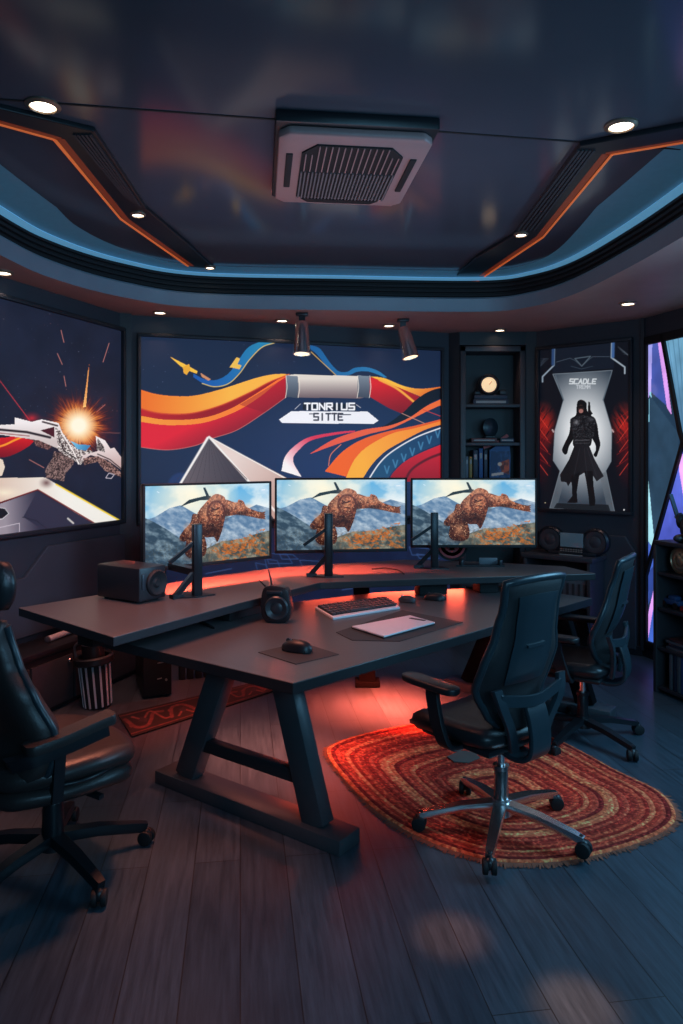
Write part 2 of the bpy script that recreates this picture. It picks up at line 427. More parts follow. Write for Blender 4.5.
panel('trim_13', MR, [(LR-.34, .05), (LR-.05, .05), (LR-.05, .86), (LR-.14, 1.0), (LR-.34, 1.0)], 0, .03, PANEL)
panel('baseboard_right', MR, [(0, 0), (LR, 0), (LR, .08), (0, .08)], 0, .02, WALLD)
panel('baseboard_back', MB_, [(0, 0), (LB, 0), (LB, .1), (0, .1)], 0, .02, WALLD)
struct(MB().box((A.x-.005, A.y-.01, 1.6), (.1, .1, 3.1), rz=.35).build('trim_14', WALLD, smooth=False))
struct(MB().box((Dp.x, Dp.y, 1.6), (.03, .05, 3.1), rz=-.6).build('trim_15', WALLD, smooth=False))

# ================================================================== PICTURES
NAVY = (22, 34, 62)
def framed(name, label, catg, M, s0, s1, z0, z1, fw, painter, nx, nz, estr, fmat=WALLD):
    t = thing(name, label, catg)
    b = MB()
    for (a0, a1, h0, h1) in ((s0-fw, s1+fw, z1, z1+fw), (s0-fw, s1+fw, z0-fw, z0), (s0-fw, s0, z0, z1), (s1, s1+fw, z0, z1)):
        b.box(((a0+a1)/2, -.025, (h0+h1)/2), (a1-a0, .05, h1-h0), bev=.005, M=M)
    b.build('frame', fmat, t)
    R = M.to_3x3()
    picture('print', M @ Vector((s0, -.02, z0)), R @ Vector((s1-s0, 0, 0)), (0, 0, z1-z0), nx, nz, painter, paintmat(name+'_print', estr), t)  # print emits its own colours so the picture looks lit
    return t
def stars(c, n, x0, y0, x1, y1, col=(170, 170, 190)):
    for _ in range(n):
        r = rng.uniform(.25, .6); c.ell((rng.uniform(x0, x1), rng.uniform(y0, y1)), (r, r), col, rng.uniform(.3, .9), .8)

def paint_mural(X, Y):
    c = Canvas(X, Y, NAVY); a = xf(130, 320, 4.018); b = xf(280, 330, 4.018)
    c.glow((330, 470), (200, 120), (34, 56, 104), .8, 1)
    stars(c, 25, 140, 340, 300, 400)
    # blue ribbon
    def band(cr, top, bot, c0, c1=None, g0=None, g1=None, n=10):
        g = cr(g0, g1) if g0 else (None, None)
        c.poly(cr(*(cat(top, n)+cat(bot, n)[::-1])), c0, c1, *g, raw=True)
    band(a, [(255, 215), (300, 238), (350, 240), (395, 215), (430, 170), (470, 115), (510, 92), (560, 78)], [(255, 230), (300, 258), (345, 268), (400, 252), (445, 205), (490, 145), (530, 110), (575, 95)], (22, 84, 168), (38, 130, 176), (255, 230), (520, 100))
    c.line(a(*cat([(290, 255), (340, 268), (395, 256), (440, 215), (480, 160), (530, 110), (580, 92)])), .9, (222, 190, 110))
    band(b, [(120, 60), (160, 75), (200, 130), (235, 165), (270, 168), (300, 152), (350, 150), (395, 165), (430, 190)], [(120, 75), (150, 100), (195, 155), (230, 182), (275, 182), (310, 168), (350, 166), (390, 178), (420, 192)], (28, 92, 152), (40, 120, 172), (120, 60), (420, 180))
    c.line(b((125, 88), (225, 182)), .8, (214, 170, 90))
    # golden aeroplanes
    c.poly(a((160, 147), (225, 180), (272, 206), (268, 216), (215, 195)), (246, 192, 62)); c.poly(a((212, 190), (238, 176), (242, 200), (228, 220), (216, 214)), (235, 170, 45))
    c.poly(a((283, 212), (325, 238), (315, 244), (288, 228)), (206, 140, 100))
    c.poly(a((400, 190), (428, 150), (442, 155), (432, 178), (448, 182), (440, 198), (412, 192)), (240, 190, 80))
    # big tail, left
    y1 = [(20, 270), (38, 278), (120, 300), (240, 306), (360, 280), (500, 235), (580, 218), (640, 218)]
    y2 = [(20, 350), (38, 355), (120, 375), (240, 376), (360, 345), (480, 292), (560, 250), (640, 219)]
    y3 = [(20, 382), (38, 384), (150, 401), (290, 394), (400, 358), (500, 300), (600, 236), (640, 220)]
    y4 = [(20, 404), (38, 408), (150, 422), (290, 414), (420, 370), (520, 310), (600, 246), (640, 222)]
    y5 = [(20, 505), (38, 510), (150, 522), (260, 505), (330, 476), (430, 442), (540, 372), (640, 300)]
    band(a, y4, y5, (222, 24, 44), (120, 16, 34), (300, 400), (360, 520)); c.line(a(*cat(y5)), .7, (214, 120, 110), .8)
    band(a, y2, y3, (188, 22, 26), (150, 12, 22), (60, 370), (300, 350)); band(a, y3, y4, (246, 150, 48), (252, 110, 40), (60, 400), (600, 240))
    band(a, y1, y2, (238, 112, 26), (252, 182, 66), (60, 300), (400, 320)); c.line(a(*cat(y2)), 1.6, (206, 60, 30), .7)
    c.poly(a((440, 340), (640, 222), (640, 300), (540, 372)), (120, 12, 26), a=.35)
    # cylinder
    c.poly(b((360, 190), (410, 198), (560, 268), (490, 336), (440, 315), (360, 268)), (214, 28, 36), (130, 12, 26), (420, 210), (440, 330))
    c.poly(b(*cat([(360, 186), (420, 194), (500, 226), (570, 236), (660, 226)])+[(660, 250), (575, 272), (480, 232)]), (250, 186, 60), (226, 104, 36), (520, 215), (560, 285))
    c.line(b(*cat([(400, 200), (470, 235), (540, 290)])), 2.4, (246, 170, 60))
    c.poly(b((26, 182), (60, 178), (330, 186), (355, 200), (362, 232), (352, 268), (320, 276), (50, 270), (24, 262)), (226, 216, 206), (92, 72, 80), (200, 196), (200, 285))
    for q in ((24, 75), (312, 362)):
        c.poly(b((q[0], 182), (q[1]-4, 186), (q[1], 232), (q[1]-6, 274), (q[0], 268)), (120, 132, 146), (62, 68, 84), (200, 186), (200, 275))
    for x in (75, 312, 24, 361): c.line(b(*cat([(x, 184), (x+4, 230), (x-2, 272)])), .6, (236, 226, 214))
    # right-hand swirls
    band(b, [(660, 355), (540, 385), (430, 408), (330, 440), (250, 490), (180, 568)], [(660, 366), (560, 398), (470, 440), (380, 480), (310, 540), (270, 590)], (240, 98, 28), (228, 90, 34), (250, 500), (600, 380))
    band(b, [(660, 362), (540, 395), (450, 416), (355, 466), (300, 520), (262, 600)], [(660, 376), (580, 402), (490, 448), (420, 490), (370, 540), (330, 600)], (250, 172, 54), (246, 132, 44), (330, 520), (640, 370))
    band(b, [(660, 388), (560, 425), (470, 475), (410, 520), (350, 600)], [(660, 450), (570, 486), (500, 525), (460, 560), (430, 600)], (34, 74, 110), (28, 58, 96), (400, 560), (640, 420))
    for k in range(7):
        x, y = 420+k*34, 560-k*24; c.line(b((x, y-14), (x+10, y+16), (x+18, y-12)), 1.4, (64, 120, 160))
    band(b, [(660, 455), (570, 492), (500, 530), (450, 580), (440, 610)], [(660, 610), (600, 610), (560, 610), (500, 610), (450, 610)], (206, 28, 46), (150, 14, 32), (600, 470), (600, 600))
    c.line(b(*cat([(660, 492), (590, 520), (530, 560), (500, 610)])), 2.4, (90, 8, 22))
    c.line(b(*cat([(660, 388), (550, 430), (455, 485), (400, 535), (350, 610)])), 1.3, (236, 232, 236))
    band(b, [(660, 228), (600, 246), (545, 282), (495, 330), (430, 378), (370, 400)], [(660, 270), (610, 290), (555, 330), (500, 362), (450, 384), (370, 402)], (14, 16, 30))
    band(b, [(660, 272), (590, 305), (520, 352), (440, 384), (330, 402), (215, 440), (122, 496)], [(660, 296), (600, 322), (540, 352), (450, 394), (350, 420), (220, 462), (122, 498)], (240, 108, 50), (226, 84, 66), (640, 290), (150, 490))
    band(b, [(300, 404), (230, 410), (120, 430), (60, 465), (20, 510), (6, 566)], [(300, 410), (240, 418), (130, 442), (76, 482), (52, 524), (86, 590)], (214, 50, 80), (250, 244, 244), (140, 440), (40, 556))
    c.line(b(*cat([(245, 460), (205, 500), (195, 545)])), .8, (226, 120, 90))
    c.line(b((490, 335), (580, 375)), .6, (210, 150, 130)); c.line(b((575, 320), (660, 352)), .6, (214, 60, 60))
    # banners and lettering
    c.poly(b((92, 290), (306, 298), (306, 324), (92, 320)), (16, 20, 36)); c.line(b((60, 318), (82, 297)), .6, (190, 190, 200)); c.line(b((306, 300), (324, 312)), .6, (190, 190, 200))
    c.poly(b((-4, 360), (46, 326), (352, 328), (396, 364), (376, 377), (10, 374)), (240, 240, 246))
    c.text('TONRIUS', *b((96, 295))[0], *b((304, 320))[0], 1.7, (246, 246, 250))
    c.text('SITTE', *b((134, 336))[0], *b((256, 362))[0], 1.5, (40, 40, 56)); c.line(b((118, 337), (134, 337)), .9, (40, 40, 56)); c.line(b((240, 340), (284, 340)), .9, (40, 40, 56))
    # pyramid
    c.ell(a((205, 665))[0], (14, 14), (30, 52, 98))
    c.poly(a((318, 470), (60, 890), (900, 890)), (52, 46, 56)); c.poly(a((316, 480), (200, 680), (180, 890), (640, 890), (470, 650)), (98, 88, 94), (66, 60, 70), (240, 640), (430, 640))
    for k in range(14):
        x = 150+k*34; c.line(a((x, 700), (318+(x-318)*.12, 492)), .35, (60, 54, 62), .8)
    c.poly(a((322, 472), (640, 640), (900, 760), (900, 890), (640, 890), (470, 640)), (232, 212, 204), (196, 160, 150), (420, 560), (620, 700))
    c.line(a((312, 474), (206, 652), (60, 900)), 2.6, (244, 238, 234)); c.line(a((318, 470), (480, 652), (700, 900)), 2.2, (244, 238, 234)); c.line(a((345, 510), (470, 640)), .7, (90, 60, 60))
    c.line(a((318, 470), (620, 634)), 1.2, (240, 232, 226))
    # darker lower field
    c.poly([(322, 474), (345, 474), (345, 600), (322, 600)], (190, 26, 40), a=.0)
    return c.C

def paint_battle(X, Y):
    c = Canvas(X, Y, (25, 31, 50)); k = xf(0, 290, 4.096)
    n = fbm(X*.05, Y*.05, 4, 5); c.C *= (.85+.3*n)[..., None]
    stars(c, 90, -40, 295, 118, 460, (190, 185, 200)); stars(c, 18, -40, 300, 118, 420, (200, 120, 110))
    for p, q in (((250, 165), (262, 215)), ((235, 260), (255, 305)), ((447, 218), (422, 295)), ((262, 352), (270, 395)), ((430, 470), (395, 500)), ((120, 695), (180, 728))): c.line(k(p, q), .7, (196, 120, 110), .9)
    c.line(k((400, 584), (492, 586)), .5, (190, 120, 110), .6)
    c.line(k((-80, 270), (0, 372), (122, 535)), .7, (190, 50, 60)); c.glow(k((130, 525))[0], (12, 8), (230, 40, 50), .8)
    # red tail
    c.poly(k(*cat([(-200, 610), (0, 606), (60, 600), (138, 616)]), *cat([(138, 622), (110, 645), (60, 672), (0, 686), (-200, 690)])), (206, 26, 34), (120, 14, 30), (60, 610), (60, 680))
    c.line(k(*cat([(-100, 650), (0, 640), (60, 615), (90, 602)])), 2.0, (246, 150, 40))
    # explosion
    ex, ey = k((322, 555))[0]
    th = np.arctan2(Y-ey, X-ex); r = np.hypot(X-ex, Y-ey)
    sp = .55+.3*vnoise(th*9+50, r*.12, 9)+.3*vnoise(th*30+90, r*.1, 4)+.35*vnoise(th*70+90, r*.25, 6)
    q = r/(30*sp)
    c.blend(np.clip(1.2-q, 0, 1)**1.2*.9, (196, 44, 24)); c.blend(np.clip(1.0-q*1.15, 0, 1)**.8, (240, 110, 40)); c.blend(np.clip(1.0-q*1.45, 0, 1)**.6, (255, 190, 90)); c.blend(np.clip((19-r)/13, 0, 1), (255, 246, 220))
    c.poly(k((366, 300), (352, 480), (340, 480)), (226, 120, 60), (255, 200, 120), (366, 300), (345, 480)); c.line(k((362, 330), (348, 470)), 1.0, (240, 160, 90))
    # fighter ship
    def grit(m, c0, c1, sc=1.1, sd=2):
        nn = np.clip((fbm(X*sc, Y*sc, 3, sd)-.35)*3.3, 0, 1)[..., None]; c.blend(m, np.array(c0)*(1-nn)+np.array(c1)*nn)
    m = c.inside(k((222, 660), (310, 690), (300, 715), (268, 752), (262, 784), (190, 768), (184, 738), (214, 690))); grit(m, (44, 32, 34), (150, 120, 114))
    m = c.inside(k((130, 610), (170, 600), (215, 640), (200, 655), (150, 640))); grit(m, (50, 30, 32), (140, 100, 96))
    c.poly(k((-200, 560), (0, 553), (60, 550), (60, 522), (130, 540), (170, 530), (240, 545), (262, 600), (250, 655), (160, 616), (0, 592), (-200, 590)), (240, 232, 230), (206, 190, 186), (100, 540), (100, 620))
    c.line(k((-200, 574), (0, 572), (110, 582), (205, 604)), 2.2, (30, 24, 30)); c.line(k((-200, 584), (0, 586), (120, 598)), .8, (140, 50, 50)); c.poly(k((165, 575), (222, 560), (222, 604)), (70, 24, 36)); c.line(k((175, 540), (235, 556)), 1.6, (52, 40, 44))
    m = c.inside(k((226, 560), (262, 590), (300, 640), (380, 660), (330, 716), (290, 690), (240, 660))); grit(m, (60, 44, 44), (236, 226, 220))
    c.line(k((250, 580), (300, 660), (322, 712)), 1.4, (246, 236, 230)); c.line(k((240, 600), (262, 660), (312, 690)), 1.0, (30, 22, 26))
    c.poly(k((288, 618), (322, 632), (372, 636), (352, 658), (318, 652)), (120, 196, 226), (60, 130, 180), (300, 620), (350, 655))
    c.poly(k((392, 598), (430, 616), (452, 650), (468, 646), (500, 690), (502, 740), (440, 695), (372, 676), (330, 700), (340, 676), (400, 660)), (240, 230, 228), (200, 170, 166), (420, 620), (430, 720))
    m = c.inside(k((400, 606), (425, 640), (430, 665), (395, 655))); grit(m, (40, 34, 36), (180, 170, 166))
    m = c.inside(k((340, 690), (400, 680), (450, 706), (500, 752), (498, 768), (430, 740), (400, 704), (345, 716))); grit(m, (50, 34, 36), (170, 130, 120))
    c.line(k((400, 672), (450, 694), (500, 735)), 1.0, (40, 26, 30)); c.line(k((434, 768), (446, 750), (468, 756), (456, 772), (434, 770)), .8, (190, 180, 190))
    m = c.inside(k((-10, 690), (10, 694), (20, 725), (8, 760), (-10, 765))); c.blend(m, (226, 206, 186))
    # lower hull
    c.poly(k((-300, 765), (0, 770), (185, 768), (240, 800), (490, 944), (380, 956), (155, 818), (0, 868), (-300, 950)), (216, 190, 172), (240, 236, 226), (0, 830), (260, 820))
    c.glow(k((190, 790))[0], (9, 7), (96, 62, 62), .9); c.glow(k((20, 830))[0], (22, 8), (250, 236, 206), .8)
    c.poly(k((-300, 960), (0, 876), (152, 822), (388, 958), (300, 1000), (0, 1030), (-300, 1060)), (150, 140, 150), (42, 42, 62), (20, 900), (160, 890))
    c.poly(k((152, 826), (388, 958), (180, 985), (95, 930)), (46, 46, 66)); c.line(k((90, 930), (150, 945), (200, 985)), .5, (20, 20, 34))
    c.line(k((-300, 955), (0, 872), (155, 818), (388, 956)), 1.2, (112, 26, 26)); c.line(k((230, 796), (490, 944)), 1.5, (240, 206, 60))
    c.poly(k((-10, 890), (20, 895), (36, 915), (10, 935), (-10, 935)), (22, 22, 32)); c.line(k((-10, 890), (20, 895), (36, 915), (10, 938), (-10, 940)), .6, (200, 196, 200))
    c.line(k((-10, 975), (80, 955), (80, 990)), .6, (206, 196, 206)); c.line(k((278, 936), (300, 955)), 1.8, (200, 196, 190))
    return c.C

def paint_poster(X, Y):
    c = Canvas(X, Y, (13, 17, 27)); k = xf(530, 330, 5.2545)
    n = fbm(X*.25, Y*.25, 4, 8)
    # red wings
    for sx, sgn in ((72, 1), (492, -1)):
        q = fbm((X*1.2+sgn*Y*.75)*.5, (Y-sgn*X)*.07, 4, 3)
        c.blend(np.clip(1-np.hypot((X-k((sx, 0))[0][0])/15, (Y-k((0, 500))[0][1])/26), 0, 1)*np.clip((q-.22)*3.2, 0, 1), (226, 46, 34))
        c.blend(np.clip(1-np.hypot((X-k((sx-sgn*20, 0))[0][0])/15, (Y-k((0, 640))[0][1])/40), 0, 1)*.6, (120, 16, 26))
        for j in range(5):
            y = 440+j*62; x0 = 38 if sgn > 0 else 526
            c.line(k((x0, y), (x0+sgn*55, y+75)), .7, (230, 70, 54), .8)
            c.line(k((x0, y-20), (x0+sgn*70, y+10-20+40)), .5, (170, 30, 30), .7)
    hour = [(120, 232), (432, 212), (384, 368), (430, 525), (426, 690), (398, 740), (446, 962), (104, 936), (158, 740), (122, 685), (130, 530), (176, 368)]
    m = c.inside(k(*hour)); gx, gy = k((280, 540))[0]
    r = np.hypot((X-gx)/52, (Y-gy)/72); t = np.clip((1-r)*1.35, 0, 1)[..., None]
    c.blend(m, np.array((56, 68, 82))*(1-t)+np.array((250, 253, 255))*t)
    c.line(k(*hour, hour[0]), .8, (134, 146, 156), .8); c.line(k((176, 368), (134, 240)), 1.2, (96, 110, 122)); c.line(k((384, 368), (428, 225)), 1.2, (96, 110, 122))
    c.poly(k((150, 760), (104, 936), (140, 938), (186, 770)), (108, 116, 124), a=.6); c.poly(k((398, 745), (446, 962), (410, 956), (366, 760)), (108, 116, 124), a=.6)
    c.poly(k((140, 910), (412, 918), (425, 958), (125, 936)), (24, 28, 34), a=.85)
    for x, w in ((118, 240), (432, 240)): c.line(k((x, 525), (x+6, 535)), 1.6, (200, 170, 170))
    # header
    c.poly(k((118, 100), (440, 68), (440, 200), (120, 228)), (20, 28, 42))
    c.line(k((128, 92), (126, 185), (66, 245), (66, 272)), 1.6, (150, 166, 182)); c.line(k((122, 94), (120, 180)), 3.0, (46, 74, 118))
    c.line(k((430, 56), (428, 145), (498, 195), (498, 228)), 1.6, (170, 184, 196)); c.line(k((438, 56), (436, 140)), 3.0, (66, 104, 160))
    c.line(k((140, 168), (210, 148), (236, 160), (272, 190), (310, 155), (330, 140), (420, 140)), .7, (66, 78, 92)); c.line(k((236, 150), (318, 138), (272, 190), (236, 150)), 1.1, (82, 96, 108)); c.line(k((215, 190), (270, 205), (330, 190)), .6, (58, 70, 84))
    for j in range(4):
        c.line(k((462+j*10, 85+j*8), (516, 135-j*2), (462+j*10, 90+j*12)), .4, (84, 94, 106), .7); c.line(k((54, 150+j*12), (96-j*8, 150), (56, 190)), .4, (64, 74, 88), .7)
    # lettering
    c.text('SCADLE', *k((205, 258))[0], *k((348, 282))[0], 1.3, (226, 232, 236), .8); c.text('TREMM', *k((242, 290))[0], *k((318, 308))[0], .8, (206, 212, 218))
    # hooded warrior
    BK = (16, 16, 20)
    c.poly(k((306, 375), (316, 380), (318, 420), (330, 440), (315, 452), (303, 440)), BK)
    c.poly(k(*cat([(270, 366), (296, 382), (300, 420), (318, 446), (345, 470), (338, 520), (328, 562), (312, 612), (232, 612), (226, 560), (214, 520), (212, 470), (240, 448), (244, 410), (250, 376)], 6, True)), BK)
    c.poly(k(*cat([(216, 466), (206, 540), (184, 590), (168, 630), (182, 655), (196, 646), (206, 610), (232, 560), (236, 480)], 6, True)), BK)
    c.poly(k(*cat([(338, 462), (354, 500), (362, 560), (370, 600), (360, 640), (348, 668), (334, 655), (346, 630), (342, 600), (318, 550), (318, 480)], 6, True)), BK)
    c.poly(k((236, 600), (308, 600), (340, 680), (388, 768), (350, 796), (322, 752), (300, 742), (250, 770), (214, 800), (200, 822), (190, 800), (162, 796), (158, 760), (205, 680)), (22, 22, 27), (34, 34, 40), (200, 700), (340, 700))
    c.poly(k((214, 770), (262, 745), (246, 850), (250, 908), (194, 908), (222, 872), (220, 820)), BK); c.poly(k((284, 740), (330, 740), (334, 820), (344, 900), (340, 922), (312, 925), (308, 880), (296, 800)), BK)
    nn = fbm(X*1.6, Y*1.6, 3, 6)
    m = c.inside(k((214, 470), (250, 450), (300, 450), (345, 472), (335, 560), (312, 600), (235, 600), (222, 540))); c.blend(m*np.clip((nn-.5)*4, 0, 1)*.7, (96, 98, 106))
    c.glow(k((243, 485))[0], (5, 4.5), (150, 150, 156), .9); c.glow(k((320, 470))[0], (5, 4), (90, 92, 100), .8)
    c.line(k((236, 580), (312, 578)), .8, (84, 84, 90)); c.line(k((236, 596), (312, 594)), .6, (64, 64, 70))
    c.ell(k((268, 412))[0], (3.2, 4.2), (52, 38, 38)); c.ell(k((268, 426))[0], (2.4, 2.2), (176, 120, 112)); c.line(k((252, 405), (290, 402)), 1.6, (14, 14, 16))
    for x0, x1 in ((262, 230), (285, 300), (300, 350)): c.line(k((x0, 620), (x1, 770)), .4, (58, 58, 66), .8)
    c.ell(k((494, 945))[0], (.9, .9), (220, 220, 220)); c.ell(k((80, 908))[0], (.8, .7), (160, 150, 120))
    return c.C

def paint_game(X, Y):     # coordinates 0..565 across, 0..315 down
    c = Canvas(X, Y, (92, 168, 216))
    cl = fbm(X*.012, Y*.018, 5, 2); g = np.clip(Y/200, 0, 1)
    c.blend(g*.75, (214, 226, 226)); c.blend(np.clip((cl-.42)*4, 0, 1)*.7, (240, 242, 238)); c.glow((205, 40), (210, 130), (255, 244, 214), 1, .7); c.glow((545, 95), (120, 60), (246, 248, 246), .9)
    c.blend(np.clip((fbm(X*.02, Y*.03, 4, 12)-.55)*5, 0, 1)*np.clip((X-400)/80, 0, 1)*np.clip((60-Y)/30, 0, 1), (200, 222, 236))
    nz = fbm(X*.045, Y*.045, 5, 4); nd = fbm(X*.03+Y*.02, Y*.06-X*.03, 5, 14)
    m = c.inside([(-5, 130), (40, 120), (100, 88), (150, 78), (205, 110), (260, 140), (330, 150), (420, 120), (500, 90), (570, 110), (570, 330), (-5, 330)])
    t = np.clip((nd-.3)*1.8+(Y-180)/400, 0, 1)[..., None]; c.blend(m, np.array((92, 124, 158))*(1-t)+np.array((190, 204, 216))*t)
    m = c.inside([(-5, 118), (40, 140), (85, 168), (140, 205), (190, 240), (250, 262), (300, 300), (300, 330), (-5, 330)])
    t = np.clip((nd-.4)*3.2, 0, 1)[..., None]; c.blend(m, np.array((50, 70, 88))*(1-t)+np.array((112, 134, 148))*t)
    m = c.inside([(250, 262), (330, 235), (420, 232), (500, 215), (570, 205), (570, 330), (200, 330)])
    t = np.clip((nz-.35)*3, 0, 1)[..., None]; c.blend(m, np.array((66, 76, 76))*(1-t)+np.array((150, 146, 128))*t)
    m = c.inside([(285, 268), (360, 240), (440, 225), (480, 205), (545, 196), (520, 230), (470, 262), (420, 285), (330, 292)])
    c.blend(m*np.clip((fbm(X*.09+Y*.05, Y*.16-X*.06, 4, 41)-.42)*4, 0, 1)*.9, (208, 104, 36)); c.blend(np.clip((fbm(X*.06+Y*.03, Y*.14-X*.05, 4, 22)-.46)*5, 0, 1)*np.clip((X-260)/80, 0, 1)*np.clip((Y-225)/35, 0, 1)*.75, (212, 112, 42)); c.blend(np.clip((fbm(X*.2, Y*.2, 3, 27)-.5)*5, 0, 1)*np.clip((Y-200)/50, 0, 1)*.35, (60, 58, 50)); c.line([(60, 150), (120, 186), (190, 226), (250, 262)], 3, (196, 210, 216), .35)
    # dark wing and blade
    c.poly([(144, 86), (185, 58), (250, 46), (282, 46), (282, 62), (235, 62), (190, 72)], (34, 38, 40)); c.poly([(246, 10), (256, 10), (276, 48), (270, 58), (262, 50)], (30, 32, 36))
    # armoured giant in flight
    def rock(m, sd, k=1.0):
        q = fbm(X*.16, Y*.16, 4, sd); w = vnoise(X*.42, Y*.42, sd+9); z = vnoise(X*.09, Y*.09, sd+3)
        t = np.clip((q*.5+w*.3+z*.3-.33)*2.0+(110-Y)*.0022, 0, 1)[..., None]; col = np.array((58, 26, 20))*(1-t)+np.array((206*k, 124*k, 84*k))*t
        col = np.where((w > .86)[..., None], np.array((236, 180, 140)), col)
        c.blend(m, col)
    rock(c.inside(cat([(180, 200), (240, 195), (262, 240), (258, 280), (232, 295), (186, 290), (166, 268), (172, 230)], 6, True)), 30, .85)
    rock(c.inside(cat([(205, 115), (190, 150), (160, 180), (143, 205), (158, 222), (200, 215), (240, 180), (262, 140)], 6, True)), 33, .95)
    rock(c.inside(cat([(270, 62), (300, 40), (330, 44), (350, 62), (352, 110), (345, 150), (330, 200), (312, 236), (296, 215), (262, 214), (240, 200), (226, 170), (220, 120), (240, 90)], 6, True)), 36, 1.05)
    rock(c.inside(cat([(340, 64), (400, 78), (412, 66), (436, 74), (452, 98), (500, 118), (520, 122), (538, 130), (542, 150), (520, 152), (470, 140), (420, 128), (370, 132), (345, 125)], 6, True)), 39, 1.08)
    for j in range(4): c.line([(520, 132+j*5), (540, 128+j*8)], 4, (120, 70, 50)); 
    c.poly([(232, 185), (262, 214), (296, 215), (312, 236), (330, 200), (300, 180)], (50, 20, 16), a=.55); c.poly([(350, 120), (420, 126), (520, 150), (420, 132)], (60, 24, 18), a=.5)
    for q, rr in (((300, 58), (46, 24)), ((392, 86), (44, 18)), ((450, 96), (40, 14)), ((262, 110), (34, 40)), ((215, 240), (34, 36)), ((178, 172), (22, 30))): c.glow(q, rr, (240, 176, 132), .5, 1)
    for q, rr in (((292, 180), (60, 34)), ((236, 190), (26, 44)), ((352, 120), (22, 40)), ((430, 124), (60, 12)), ((200, 288), (50, 18)), ((160, 214), (26, 14))): c.glow(q, rr, (40, 16, 12), .75, 1)
    for j in range(4): c.line([(522, 128+j*6), (544, 124+j*10)], 4, (110, 60, 44))
    c.ell((306, 112), (46, 48), (70, 30, 22), .85, .3); rock(((X-306)**2/34**2+(Y-112)**2/38**2 < 1).astype(float), 44, 1.15)
    d = np.abs(np.hypot((X-306)/40, (Y-112)/44)-1); c.blend(np.clip(1-d*9, 0, 1)*.8, (84, 36, 26))
    c.ell((306, 112), (16, 18), (228, 160, 110), .6, .8); c.line([(290, 98), (304, 104), (322, 96)], 4, (50, 20, 16)); c.line([(294, 128), (306, 124), (320, 128)], 4, (50, 20, 16))
    c.line([(528, 28), (542, 28)], 4, (236, 240, 244)); c.line([(50, 22), (58, 26)], 3, (220, 236, 246))
    return c.C

def paint_blueprint(X, Y):
    c = Canvas(X, Y, (22, 32, 62)); n = fbm(X*.06, Y*.06, 3, 3); c.C *= (.8+.4*n)[..., None]
    r2 = np.random.RandomState(5)
    for k in range(34):
        x, y = r2.uniform(165, 470), r2.uniform(545, 640); w, h = r2.uniform(8, 34), r2.uniform(4, 14)
        c.line([(x, y), (x+w, y+2), (x+w+5, y+h), (x+3, y+h), (x, y)], .9, (56, 84, 136), .8)
    for k in range(16):
        x, y = r2.uniform(165, 470), r2.uniform(545, 640); c.line([(x, y), (x+r2.uniform(20, 60), y+r2.uniform(-14, 14))], .8, (64, 96, 150), .8)
    return c.C

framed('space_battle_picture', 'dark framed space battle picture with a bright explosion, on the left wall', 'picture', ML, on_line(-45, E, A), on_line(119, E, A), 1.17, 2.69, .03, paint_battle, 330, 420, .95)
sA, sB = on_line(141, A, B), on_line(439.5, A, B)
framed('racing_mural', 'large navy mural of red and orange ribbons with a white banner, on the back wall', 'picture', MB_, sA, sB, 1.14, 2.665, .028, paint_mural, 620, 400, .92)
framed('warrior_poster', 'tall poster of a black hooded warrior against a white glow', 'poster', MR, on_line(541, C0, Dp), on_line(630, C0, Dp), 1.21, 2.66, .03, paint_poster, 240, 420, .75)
bt = thing('blueprint_panel', 'low dark blue wall panel with sketched outlines, behind the desk under the mural', 'wall panel')
R_ = MB_.to_3x3(); s0_, s1_ = on_line(166, A, B), LB-.01
picture('panel_face', MB_ @ Vector((s0_, -.021, .12)), R_ @ Vector((s1_-s0_, 0, 0)), (0, 0, .94), 420, 150, paint_blueprint, paintmat('blueprint_face', .8), bt)  # panel face glows without a lamp, to look brighter
MB().box(((s0_+s1_)/2, -.01, .59), (s1_-s0_, .02, .96), M=MB_).build('panel_backing', WALLD, bt, smooth=False)

# ================================================================== WINDOW
def paint_window(X, Y):
    c = Canvas(X, Y, (30, 50, 70)); k = xf(635, 310, 2.5)
    n = fbm(X*.1, Y*.05, 3, 3)
    SL = (38, 60, 80)
    c.poly(k((20, 50), (52, 50), (40, 205), (20, 250)), (126, 132, 196), (170, 150, 214), (30, 60), (40, 200))
    c.poly(k((44, 60), (56, 60), (92, 262), (78, 238), (40, 205)), (70, 84, 158), (54, 70, 140), (50, 80), (80, 240))
    c.poly(k((54, 60), (66, 60), (92, 262), (80, 245)), (196, 140, 214))
    c.poly(k((36, 205), (40, 205), (48, 275), (34, 280)), (126, 184, 204)); c.poly(k((68, 50), (300, 50), (300, 480), (112, 300)), (98, 146, 174), (70, 106, 136), (80, 80), (140, 280))
    for j in range(5): c.line(k((78+j*14, 50), (116+j*6, 300)), .9, (62, 100, 128), .7)
    c.poly(k((36, 212), (110, 310), (108, 350), (44, 600), (36, 420)), SL)
    c.poly(k((116, 345), (400, 520), (400, 900), (40, 900), (55, 570)), (84, 100, 196), (66, 78, 170), (110, 380), (100, 580)); c.poly(k((114, 340), (150, 480), (130, 520), (110, 400)), (206, 150, 220))
    c.poly(k((118, 345), (400, 330), (400, 620)), (120, 160, 200))
    c.poly(k((20, 380), (34, 430), (47, 565), (46, 596), (20, 560)), (146, 196, 208)); c.poly(k((20, 560), (46, 598), (46, 640), (20, 672)), (62, 90, 176)); c.poly(k((20, 670), (46, 640), (46, 706), (20, 770)), (42, 62, 128))
    c.poly(k((20, 830), (36, 745), (46, 700), (46, 745), (28, 850)), (206, 146, 226)); c.poly(k((28, 850), (46, 745), (70, 900), (20, 900)), (60, 92, 180)); c.poly(k((20, 740), (36, 700), (26, 840), (18, 850)), (56, 78, 150))
    c.C *= (.85+.3*n)[..., None]
    return c.C
